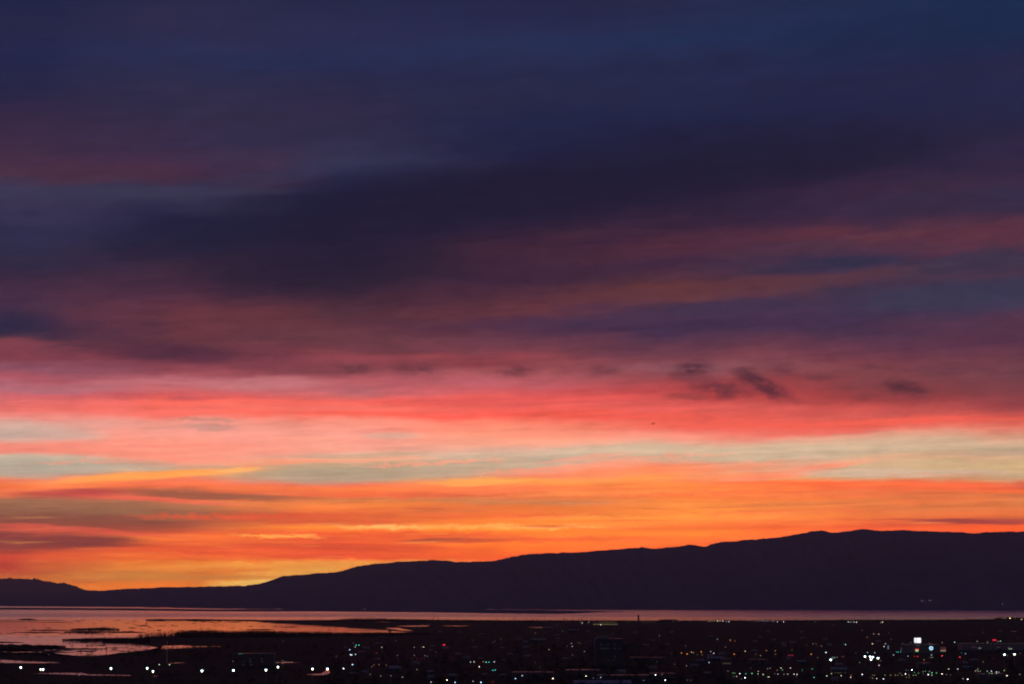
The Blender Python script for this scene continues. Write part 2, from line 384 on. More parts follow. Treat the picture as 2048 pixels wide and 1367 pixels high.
    vg = b.n('ShaderNodeVectorMath', operation='MULTIPLY')
    b.link(col, vg.inputs[0])
    b.link(gm, vg.inputs[1])
    v3 = b.n('ShaderNodeVectorMath', operation='SCALE')
    b.link(vg.outputs[0], v3.inputs[0])
    v3.inputs['Scale'].default_value = 3.0
    col = v3.outputs[0]
    # away from the sunset the sky is the plain dusk sky
    nish = b.n('ShaderNodeTexSky', sky_type='NISHITA')
    nish.sun_disc = False
    nish.sun_elevation = math.radians(SUN_EL)
    nish.sun_rotation = math.radians(SUN_AZ)
    sk = b.n('ShaderNodeVectorMath', operation='SCALE')
    b.link(nish.outputs[0], sk.inputs[0])
    sk.inputs['Scale'].default_value = 0.05
    deep = b.n('ShaderNodeVectorMath', operation='ADD')
    b.link(sk.outputs[0], deep.inputs[0])
    deep.inputs[1].default_value = (.016, .017, .045)
    away = b.math('MAXIMUM', b.rng(b.math('ABSOLUTE', az), 25, 75, 0, 1, 'SMOOTHSTEP'), b.rng(el, 20, 45, 0, 1, 'SMOOTHSTEP'))
    col = b.mix(away, col, deep.outputs[0])
    bg = b.n('ShaderNodeBackground')
    b.link(col, bg.inputs[0])
    bg.inputs[1].default_value = SKY_GAIN
    out = b.n('ShaderNodeOutputWorld')
    b.link(bg.outputs[0], out.inputs[0])


SUN_AZ = azel(540, 1190)[0]
SUN_EL = -1.5
SKY_GAIN = 1.0
HAZE = 1.35e-5
HAZE_G = .62
build_sky()
world.cycles.sampling_method = 'MANUAL'
world.cycles.sample_map_resolution = 1024

# the sun has set: the lamp stands below the horizon behind the ridge
sun_data = bpy.data.lights.new("sun", 'SUN')
sun_data.energy = 2.0
sun_data.angle = math.radians(.5)
sun_data.color = (1, .72, .45)
sun = bpy.data.objects.new("sun", sun_data)
COL.objects.link(sun)
sa, se = math.radians(SUN_AZ), math.radians(SUN_EL)
sun.rotation_euler = Vector((math.sin(sa) * math.cos(se), math.cos(sa) * math.cos(se), math.sin(se))).to_track_quat('Z', 'Y').to_euler()


# ------------------------------------------------------------------ materials
def material(name):
    m = bpy.data.materials.new(name)
    m.use_nodes = True
    return m, NT(m.node_tree), m.node_tree.nodes['Principled BSDF']


def plain(name, colour, rough=.7, var=.35, scale=.2, metal=0.0, coat=0.0):
    m, b, p = material(name)
    tc = b.n('ShaderNodeTexCoord')
    n = b.noise(tc.outputs['Object'], scale, 4, .6)
    dark = [c * (1 - var) for c in colour]
    lite = [min(1, c * (1 + var)) for c in colour]
    b.link(b.ramp(n, [(.3, dark), (.7, lite)]), p.inputs['Base Color'])
    p.inputs['Roughness'].default_value = rough
    p.inputs['Metallic'].default_value = metal
    return m


def glow(name, colour, strength):
    m, b, p = material(name)
    p.inputs['Base Color'].default_value = (.8, .8, .8, 1)
    p.inputs['Emission Color'].default_value = (*colour, 1)
    p.inputs['Emission Strength'].default_value = strength
    return m


def land_material():
    m, b, p = material("plain_soil")
    g = b.n('ShaderNodeNewGeometry')
    n = b.noise(g.outputs['Position'], .006, 6, .6)
    n2 = b.noise(g.outputs['Position'], .05, 4, .6)
    c = b.ramp(n, [(.3, (.014, .016, .01)), (.5, (.028, .026, .02)), (.7, (.05, .04, .03))])
    c = b.mix(b.rng(n2, .4, .7, 0, .5), c, (.02, .024, .012, 1))
    b.link(c, p.inputs['Base Color'])
    p.inputs['Roughness'].default_value = .95
    p.inputs['Specular IOR Level'].default_value = .1
    return m


def hill_material(name, a, c):
    m, b, p = material(name)
    g = b.n('ShaderNodeNewGeometry')
    n = b.noise(g.outputs['Position'], .0012, 8, .62)
    b.link(b.ramp(n, [(.35, a), (.65, c)]), p.inputs['Base Color'])
    p.inputs['Roughness'].default_value = 1.0
    p.inputs['Specular IOR Level'].default_value = 0.0
    return m


def water_material(name, stops, y0, y1):
    """open water; the roughness follows the wind lanes (distance) and gusts (noise)"""
    m, b, p = material(name)
    g = b.n('ShaderNodeNewGeometry')
    sep = b.n('ShaderNodeSeparateXYZ')
    b.link(g.outputs['Position'], sep.inputs[0])
    wob = b.noise(b.comb(b.math('MULTIPLY', sep.outputs[0], .0006), b.math('MULTIPLY', sep.outputs[1], .0005)), 1, 4, .55)
    y = b.math('ADD', sep.outputs[1], b.math('MULTIPLY', b.math('SUBTRACT', wob, .5), b.math('MULTIPLY', sep.outputs[1], .05)))
    f = b.rng(y, y0, y1)
    r = b.ramp(f, [((d - y0) / (y1 - y0), (v, v, v)) for d, v in stops])
    gust = b.noise(b.comb(b.math('MULTIPLY', sep.outputs[0], .0012), b.math('MULTIPLY', sep.outputs[1], .004), 4), 1, 5, .6)
    r = b.math('MULTIPLY', r, b.rng(gust, .3, .7, .88, 1.12))
    p.inputs['Base Color'].default_value = (.98, .87, .84, 1)
    p.inputs['Metallic'].default_value = .9
    p.inputs['IOR'].default_value = 1.33
    p.inputs['Specular IOR Level'].default_value = .5
    b.link(r, p.inputs['Roughness'])
    return m


M = {
    'soil': land_material(),
    'hill': hill_material("dry_scrub_slope", (.19, .165, .215), (.235, .2, .265)),
    'farhill': hill_material("bare_far_slope", (.15, .13, .13), (.22, .18, .18)),
    'mud': plain("marsh_mud", (.02, .016, .012), .95, .4, .01),
    'reed': plain("dry_reed", (.035, .024, .014), 1, .4, .05),
    'bark': plain("dark_bark", (.03, .022, .018), 1, .3, 1),
    'leaf': plain("winter_foliage", (.02, .019, .013), 1, .5, .3),
    'metal': plain("galvanised_steel", (.2, .2, .21), .5, .2, 1),
    'dark': plain("dark_paint", (.03, .03, .032), .6, .2, 1),
    'pale': plain("pale_painted_steel", (.85, .78, .58), .5, .1, 1),  # pale yellowish tone stands in for lamplight on the tall pole
    'wall': plain("concrete_wall", (.17, .15, .16), .85, .2, .3),
    'wallp': plain("painted_wall", (.4, .38, .35), .85, .15, .3),
    'roof': plain("membrane_roof", (.16, .14, .15), .3, .25, .2, .25),
    'metalroof': plain("ribbed_metal_roof", (.3, .26, .26), .33, .2, .3, .6),
    'glass': plain("dark_glazing", (.02, .025, .03), .1, .2, .5),
    'redwall': plain("red_fascia", (.25, .03, .02), .7, .2, .5),
    'car': plain("car_paint", (.06, .06, .07), .3, .2, 1),
    'tyre': plain("rubber", (.02, .02, .02), .9, .2, 2),
    'bird': plain("dark_feathers", (.03, .028, .03), .8, .3, 4),
}


# ------------------------------------------------------------------ mesh helpers
def obj(name, bm, mat, parent=None, smooth=False):
    me = bpy.data.meshes.new(name)
    bm.to_mesh(me)
    bm.free()
    if smooth:
        for p in me.polygons:
            p.use_smooth = True
    o = bpy.data.objects.new(name, me)
    if mat:
        me.materials.append(mat)
    COL.objects.link(o)
    if parent:
        o.parent = parent
    return o


def tag(o, label=None, cat=None, group=None, kind=None):
    if label:
        o['label'] = label
    if cat:
        o['category'] = cat
    if group:
        o['group'] = group
    if kind:
        o['kind'] = kind
    return o


def thing(name, label, cat, loc, rz=0.0, group=None):
    o = bpy.data.objects.new(name, None)
    COL.objects.link(o)
    o.location = loc
    o.rotation_euler = (0, 0, rz)
    o.empty_display_size = 1
    return tag(o, label, cat, group)


def box(bm, c, s, rz=0.0, taper=1.0):
    v = []
    for dz in (-.5, .5):
        k = taper if dz > 0 else 1
        for dx, dy in ((-.5, -.5), (.5, -.5), (.5, .5), (-.5, .5)):
            p = Vector((dx * s[0] * k, dy * s[1] * k, dz * s[2]))
            p.rotate(Matrix.Rotation(rz, 3, 'Z'))
            v.append(bm.verts.new(p + Vector(c)))
    for f in ((3, 2, 1, 0), (4, 5, 6, 7), (0, 1, 5, 4), (1, 2, 6, 5), (2, 3, 7, 6), (3, 0, 4, 7)):
        bm.faces.new([v[i] for i in f])
    return v


def tube(bm, a, b, r0, r1=None, n=8):
    r1 = r0 if r1 is None else r1
    a, b = Vector(a), Vector(b)
    q = (b - a).to_track_quat('Z', 'Y')
    rings = []
    for p, r in ((a, r0), (b, r1)):
        rings.append([bm.verts.new(p + q @ Vector((r * math.cos(t * 2 * math.pi / n), r * math.sin(t * 2 * math.pi / n), 0))) for t in range(n)])
    for i in range(n):
        j = (i + 1) % n
        bm.faces.new((rings[0][i], rings[0][j], rings[1][j], rings[1][i]))
    bm.faces.new(rings[0][::-1])
    bm.faces.new(rings[1])


def ball(bm, c, r, sx=1, sy=1, sz=1, u=10, v=6):
    g = bmesh.ops.create_uvsphere(bm, u_segments=u, v_segments=v, radius=r)
    for w in g['verts']:
        w.co = Vector((w.co.x * sx, w.co.y * sy, w.co.z * sz)) + Vector(c)


def sheet(name, pts, z, mat, thick=0.0, label=None):
    """flat piece of ground or water with the given outline"""
    bm = bmesh.new()
    top = [bm.verts.new((p[0], p[1], z)) for p in pts]
    for t in tessellate_polygon([[Vector((p[0], p[1], 0)) for p in pts]]):
        try:
            bm.faces.new([top[i] for i in t])
        except ValueError:
            pass
    if thick:
        low = [bm.verts.new((p[0], p[1], z - thick)) for p in pts]
        n = len(pts)
        for i in range(n):
            j = (i + 1) % n
            try:
                bm.faces.new((top[i], low[i], low[j], top[j]))
            except ValueError:
                pass
    bmesh.ops.recalc_face_normals(bm, faces=bm.faces)
    bm.normal_update()
    if sum(f.normal.z * f.calc_area() for f in bm.faces) < 0:
        bmesh.ops.reverse_faces(bm, faces=bm.faces)
    o = obj(name, bm, mat)
    o['kind'] = 'structure'
    if label:
        o['label'] = label
    return o


# ------------------------------------------------------------------ terrain
def interp(tab, x):
    if x <= tab[0][0]:
        return tab[0][1]
    for (x0, y0), (x1, y1) in zip(tab, tab[1:]):
        if x <= x1:
            return y0 + (y1 - y0) * (x - x0) / (x1 - x0)
    return tab[-1][1]


def vnoise(seed):
    rnd = random.Random(seed)
    t = [rnd.random() for _ in range(4096)]

    def f(x):
        i = math.floor(x)
        k = x - i
        k = k * k * (3 - 2 * k)
        return (t[i % 4096] * (1 - k) + t[(i + 1) % 4096] * k) * 2 - 1
    return f


NZ = vnoise(3)
NZ2 = vnoise(11)

RIDGE = [(-1600, 1165), (-900, 1186), (-400, 1184), (0, 1182.5), (100, 1182), (178, 1180.5), (205, 1179), (260, 1176.5), (310, 1175),
         (320, 1173.5), (400, 1172), (440, 1171), (455, 1170.5), (478, 1169.5), (487, 1171), (497, 1169), (520, 1166), (540, 1160.5),
         (560, 1152.5), (572, 1149.5), (600, 1148.5), (640, 1145), (665, 1143.5), (690, 1139.5), (710, 1132.5), (735, 1128.5),
         (760, 1126), (790, 1123), (830, 1121.5), (870, 1118.5), (900, 1121), (930, 1123.5), (960, 1122), (985, 1121), (1005, 1116),
         (1024, 1112.5), (1050, 1108), (1090, 1105), (1160, 1103.5), (1220, 1099), (1260, 1095), (1285, 1093), (1310, 1096.5),
         (1350, 1092.5), (1380, 1088.5), (1400, 1090.5), (1411, 1092), (1430, 1085.5), (1445, 1081.5), (1470, 1081.5), (1500, 1078.5),
         (1560, 1073.5), (1600, 1067), (1625, 1062), (1645, 1060), (1670, 1064), (1700, 1061), (1730, 1057), (1765, 1061), (1800, 1059),
         (1850, 1060.5), (1900, 1062.5), (1950, 1065.5), (1980, 1063), (2020, 1062), (2048, 1062.5), (2200, 1058), (2500, 1070),
         (3200, 1090), (4200, 1130)]
FARRIDGE = [(-1600, 1120), (-500, 1146), (-100, 1150), (0, 1156), (18, 1153.5), (35, 1155.5), (50, 1157), (68, 1155.5), (80, 1160),
            (110, 1163), (130, 1166), (150, 1172), (165, 1176), (185, 1181), (230, 1190), (320, 1194)]
FOOT = [(-1600, 1209.5), (-300, 1210.5), (0, 1211.3), (256, 1213), (480, 1217), (1000, 1217.5), (1130, 1218.5), (1400, 1219),
        (2048, 1219.8), (2400, 1220), (4200, 1220)]


def px_list(a, b):
    xs = []
    x = a
    while x < b:
        xs.append(x)
        x += 2.5 if -60 < x < 2110 else 18
    xs.append(b)
    return xs


def range_mesh(name, ridge, foot_of, depth, mat, xs, jag, label):
    bm = bmesh.new()
    rows = 22
    grid = []
    for px in xs:
        ry = interp(ridge, px) + jag * (NZ(px * .9) * .3 + NZ(px * .27 + 50) * .35 + NZ2(px * .08) * .35)
        d0 = foot_of(px)
        d1 = d0 + interp(depth, px) * (1 + .1 * NZ(px * .006 + 9))
        top = at_range(px, ry, d1)
        colv = []
        for k in range(rows):
            t = k / (rows - 3)
            if t <= 1:
                d = d0 + (d1 - d0) * t
                s = t * t * (3 - 2 * t) * .6 + t * .4
                z = -1 + (top.z + 1) * s
                if 0 < k < rows - 3:
                    w = t * (1 - t)
                    z -= top.z * w * (.3 + .2 * NZ(px * .035 + k * .31) + .12 * NZ2(px * .11 + k * .6))
                zl = CAM_H + (top.z - CAM_H) / d1 * d    # stay under the sight line to the ridge
                if k < rows - 3:
                    z = min(z, zl - 2)
            else:
                d = d1 + 4000 * (k - rows + 3)
                z = top.z * (.75 if k == rows - 2 else 0) - (2 if k == rows - 1 else 0)
            p = at_range(px, 1196, d)
            colv.append(bm.verts.new((p.x, p.y, z)))
        grid.append(colv)
    for a, c in zip(grid, grid[1:]):
        for k in range(rows - 1):
            bm.faces.new((a[k], c[k], c[k + 1], a[k + 1]))
    bmesh.ops.recalc_face_normals(bm, faces=bm.faces)
    bm.normal_update()
    if sum(f.normal.z for f in bm.faces) < 0:
        bmesh.ops.reverse_faces(bm, faces=bm.faces)
    tree = BVHTree.FromBMesh(bm)
    o = obj(name, bm, mat, smooth=True)
    o['kind'] = 'structure'
    o['label'] = label
    return tree


def foot_dist(px):
    return (on_level(px, interp(FOOT, px), 0) - Vector((0, 0, 0))).to_2d().length


HILL_BVH = range_mesh("mountains", RIDGE, foot_dist, [(-1600, 18000), (480, 18000), (1050, 11000), (4200, 11000)], M['hill'], px_list(-1600, 4200), 1.9,
                      "long dark mountain ridge across the lake, rising to the right")
range_mesh("far_mountains", FARRIDGE, lambda px: 58000.0, [(0, 5000), (1, 5000)], M['farhill'], px_list(-1600, 320), 3.2,
           "paler distant mountain range at the left end of the far shore")

# ground to the horizon
bm = bmesh.new()
ring = [bm.verts.new((140000 * math.cos(t * math.pi / 32), 20000 + 140000 * math.sin(t * math.pi / 32), -4)) for t in range(64)]
bm.faces.new(ring)
tag(obj("ground", bm, M['soil']), "dark ground running out to the horizon", kind='structure')

# the slope the photograph was taken from
bm = bmesh.new()
prof = [(-3000, 420), (-800, 190), (-60, 112), (-8, 108.2), (10, 107.6), (60, 98), (300, 58), (700, 16), (1050, 1.5), (1300, -2)]
gx = list(range(-3000, 3001, 300))
gr = [[bm.verts.new((x, y, z + (0 if abs(x) < 400 else (4 * NZ(x * .003 + y * .01))))) for x in gx] for y, z in prof]
for a, c in zip(gr, gr[1:]):
    for i in range(len(gx) - 1):
        bm.faces.new((a[i], a[i + 1], c[i + 1], c[i]))
tag(obj("hillside", bm, M['soil'], smooth=True), "dark hillside below the viewpoint", kind='structure')

# lake
LY0, LY1 = 2500.0, 34000.0


def dist_of(py):
    return on_level(1024, py, 0).y


LAKE_STOPS = [(dist_of(1367), .15), (dist_of(1305), .18), (dist_of(1295), .16), (dist_of(1286), .17), (dist_of(1274), .17), (dist_of(1271), .15),
              (dist_of(1268), .1), (dist_of(1258), .085), (dist_of(1242), .085), (dist_of(1239), .11), (dist_of(1237.5), .135), (dist_of(1233.5), .14),
              (dist_of(1232), .23), (dist_of(1227), .22), (dist_of(1224), .165), (dist_of(1220), .18), (dist_of(1213), .15)]
M['water'] = water_material("lake_water", LAKE_STOPS, LY0, LY1)
lake_pts = [(-16000, 1400), (16000, 1400), (16000, 24000), (-2000, 24000), (-6000, 36000), (-16000, 36000)]
sheet("lake", lake_pts, 0.0, M['water'], label="wide lake mirroring the sunset below the mountains")


def outline(pts, z=1.0):
    return [on_level(px, py, z).to_2d() for px, py in pts]


def wobble(pts, step, amp, seed, closed=True):
    """break a smooth shoreline into an irregular one"""
    rnd = random.Random(seed)
    out = []
    n = len(pts)
    for i in range(n if closed else n - 1):
        (x0, y0), (x1, y1) = pts[i], pts[(i + 1) % n]
        k = max(1, int(abs(x1 - x0) / step))
        for j in range(k):
            t = j / k
            out.append((x0 + (x1 - x0) * t, y0 + (y1 - y0) * t + (rnd.uniform(-amp, amp) if j else 0)))
    return out


SHORE = [(-900, 1300), (0, 1302.5), (30, 1303.5), (60, 1303), (100, 1302.5), (118, 1306), (150, 1310), (185, 1310.5), (212, 1308.5),
         (240, 1304.5), (262, 1302.5), (300, 1297.5), (318, 1293), (310, 1291.5), (290, 1288.5), (256, 1284.5), (235, 1283.5),
         (205, 1281), (180, 1280), (150, 1278.6), (124, 1277.7), (150, 1276.4), (185, 1275.2), (230, 1275), (256, 1275), (285, 1274.5),
         (300, 1272), (340, 1271), (400, 1270), (512, 1270), (600, 1269), (680, 1268.5), (760, 1266), (800, 1263.6), (834, 1262.3),
         (800, 1261), (768, 1257.5), (700, 1254.5), (680, 1251.5), (640, 1249), (600, 1247), (560, 1245), (530, 1242.5), (500, 1240.6),
         (470, 1239.8), (430, 1239.8), (420, 1240.6), (380, 1240.6), (372, 1239.3), (335, 1239.3), (325, 1240.5), (302, 1240.3),
         (290, 1238.6), (300, 1237.2), (330, 1237.2), (375, 1237), (425, 1237.3), (512, 1238.6), (600, 1238.6), (680, 1238),
         (700, 1237.5), (768, 1237), (850, 1238), (1024, 1239.5), (1280, 1240), (1500, 1239.8), (1700, 1238.8), (1900, 1238),
         (1985, 1237), (2000, 1235.5), (2048, 1236.5), (2900, 1234)]
shore = outline(wobble(SHORE, 12, .3, 5, False) + [SHORE[-1]])
shore = shore + [Vector((14000, 900)), Vector((-4000, 900))]
sheet("plain", shore, 1.0, M['soil'], 2.0, "dark lakeside plain carrying the town")

# low spit at the foot of the mountains
SPIT = [(-600, 1211.5), (-300, 1213), (0, 1213.8), (256, 1215.2), (430, 1217.6), (480, 1217.2), (700, 1216.9), (860, 1217.2), (1000, 1217.6),
        (1130, 1219.8), (1200, 1220.9), (1255, 1221.9), (1200, 1223.3), (1150, 1225.6), (1100, 1226.3), (985, 1225.2), (860, 1223.2),
        (640, 1221.4), (512, 1221.7), (400, 1221), (256, 1219.2), (0, 1217.8), (-300, 1216.5), (-600, 1215.5)]
sheet("far_shore", outline(SPIT, .6), .6, M['hill'], 1.5, "low dark spit along the foot of the mountains")

# mud and reed banks standing in the shallow water: x0, x1, y, half height
BANKS = [(36, 72, 1237.6, 1.3), (60, 130, 1239, .5), (-40, 36, 1238.6, .45), (70, 138, 1243.2, .55), (-40, 60, 1242, .4), (148, 158, 1240, .6),
         (160, 172, 1239, .4), (200, 206, 1240, .4), (230, 240, 1239, .5), (262, 268, 1242, .4), (276, 300, 1250, .8), (256, 272, 1254, .5),
         (310, 332, 1250.2, .35), (342, 357, 1250.2, .6), (400, 412, 1243, .4), (418, 430, 1243, .5), (436, 444, 1242.6, .5),
         (452, 486, 1242.6, .7), (490, 496, 1242.4, .5), (498, 506, 1251, .7), (520, 530, 1251.4, .5), (544, 556, 1251.8, .6),
         (560, 600, 1252.6, .8), (478, 486, 1256.6, .4), (492, 550, 1257.4, .8), (145, 238, 1256.8, 1.9), (50, 150, 1259.3, .9),
         (30, 124, 1263.5, 1), (130, 206, 1262.8, 1.9), (204, 292, 1263, 1.3), (10, 30, 1265.5, .5), (-40, 4, 1266, .9), (313, 323, 1259.2, .8),
         (340, 347, 1260, .5), (358, 371, 1259.6, .7), (376, 396, 1260, 1.2), (-60, 48, 1283.2, 1.2), (200, 270, 1284.2, 1.6), (160, 178, 1284, .6),
         (170, 186, 1289.5, .6), (192, 214, 1289.3, .8), (222, 236, 1297, .8), (-80, 130, 1294.5, 5.2), (60, 216, 1296.3, 1.4),
         (150, 192, 1301, 1.3), (216, 262, 1300.3, .6), (210, 256, 1294, .5), (-60, 60, 1300, 2.4), (90, 150, 1303, .8),
         (35, 58, 1272.6, .25), (70, 88, 1272.4, .3), (96, 116, 1271.6, .2), (655, 662, 1258.5, .6), (668, 675, 1258, .5), (570, 574, 1257, .5),
         (515, 650, 1243.4, .8), (540, 720, 1245.6, .9), (575, 700, 1248.4, .7), (640, 800, 1252.6, .7), (600, 690, 1250.8, .5), (700, 830, 1255.4, .5),
         (690, 780, 1258.6, .4), (-60, 40, 1288.5, .8), (40, 130, 1291.5, 2.2), (-60, 90, 1298.5, 2.2), (30, 118, 1300.8, 1.4), (96, 150, 1299.4, .8), (150, 200, 1281.6, .8)]
_r = random.Random(77)
for _ in range(70):
    _x, _y = _r.uniform(-20, 560), _r.uniform(1239.5, 1268)
    if _y > 1262 and _x > 260:
        continue
    _w = _r.uniform(1.5, 6)
    BANKS.append((_x, _x + _w * 2, _y, _r.uniform(.25, .55)))
for _ in range(40):
    _x, _y = _r.uniform(120, 300), _r.uniform(1283, 1302)
    _w = _r.uniform(1, 4.5)
    BANKS.append((_x, _x + _w * 2, _y, _r.uniform(.25, .6)))
for i, (x0, x1, y, h) in enumerate(BANKS):
    rnd = random.Random(i)
    n = max(5, int((x1 - x0) / 7))
    up, dn = [], []
    for k in range(n + 1):
        t = k / n
        w = (math.sin(math.pi * min(max(t, .02), .98)) ** .7) * h * (1.5 if h > .7 else 1.25)
        x = x0 + (x1 - x0) * t
        up.append((x, y - w * rnd.uniform(.55, 1.15)))
        dn.append((x, y + w * rnd.uniform(.45, 1.05)))
    sheet("mud_bank", outline(up + dn[::-1], .35), .35, M['mud'], .8)

# ponds and flooded ditches on the plain
POND_STOPS = [(2700, .24), (3400, .22), (4600, .15), (6000, .1), (12000, .08)]
M['pond'] = water_material("pond_water", POND_STOPS, 2500, 12000)
PONDS = [
    [(322, 1297), (326, 1290.5), (360, 1289.3), (388, 1291), (445, 1291.6), (405, 1292.6), (350, 1292.8), (400, 1294), (345, 1295.8)],
    [(-60, 1318), (0, 1318), (24, 1319.3), (60, 1321.5), (110, 1323), (125, 1324), (80, 1325), (40, 1324.6), (0, 1324.4), (-60, 1324)],
    [(66, 1345.6), (110, 1344.2), (165, 1344.6), (176, 1347), (256, 1348.6), (263, 1350), (190, 1349.6), (120, 1347.2)],
    [(612, 1347.4), (640, 1345.8), (650, 1341.5), (652, 1336), (659, 1339), (660, 1345), (648, 1349), (620, 1348.4)],
    [(334, 1325), (352, 1324), (372, 1323.8), (352, 1325.4)],
    [(552, 1323.8), (575, 1322.6), (602, 1323.2), (572, 1324.4)],
    [(788, 1250.8), (830, 1249.6), (862, 1249.2), (852, 1251.6), (815, 1252.2)],
    [(885, 1250.3), (915, 1249.7), (946, 1250.2), (915, 1251)],
    [(750, 1242.6), (770, 1242), (790, 1242.6), (768, 1243.2)],
    [(770, 1254.4), (800, 1254.6), (828, 1260.6), (800, 1259.6)],
    [(1056, 1253.6), (1090, 1252.6), (1108, 1253.8), (1080, 1254.4)],
    [(306, 1350.7), (318, 1350.9), (308, 1351.5)],
]
for pts in PONDS:
    sheet("pond", outline(wobble(pts, 4, .28, len(pts)), 1.15), 1.15, M['pond'])

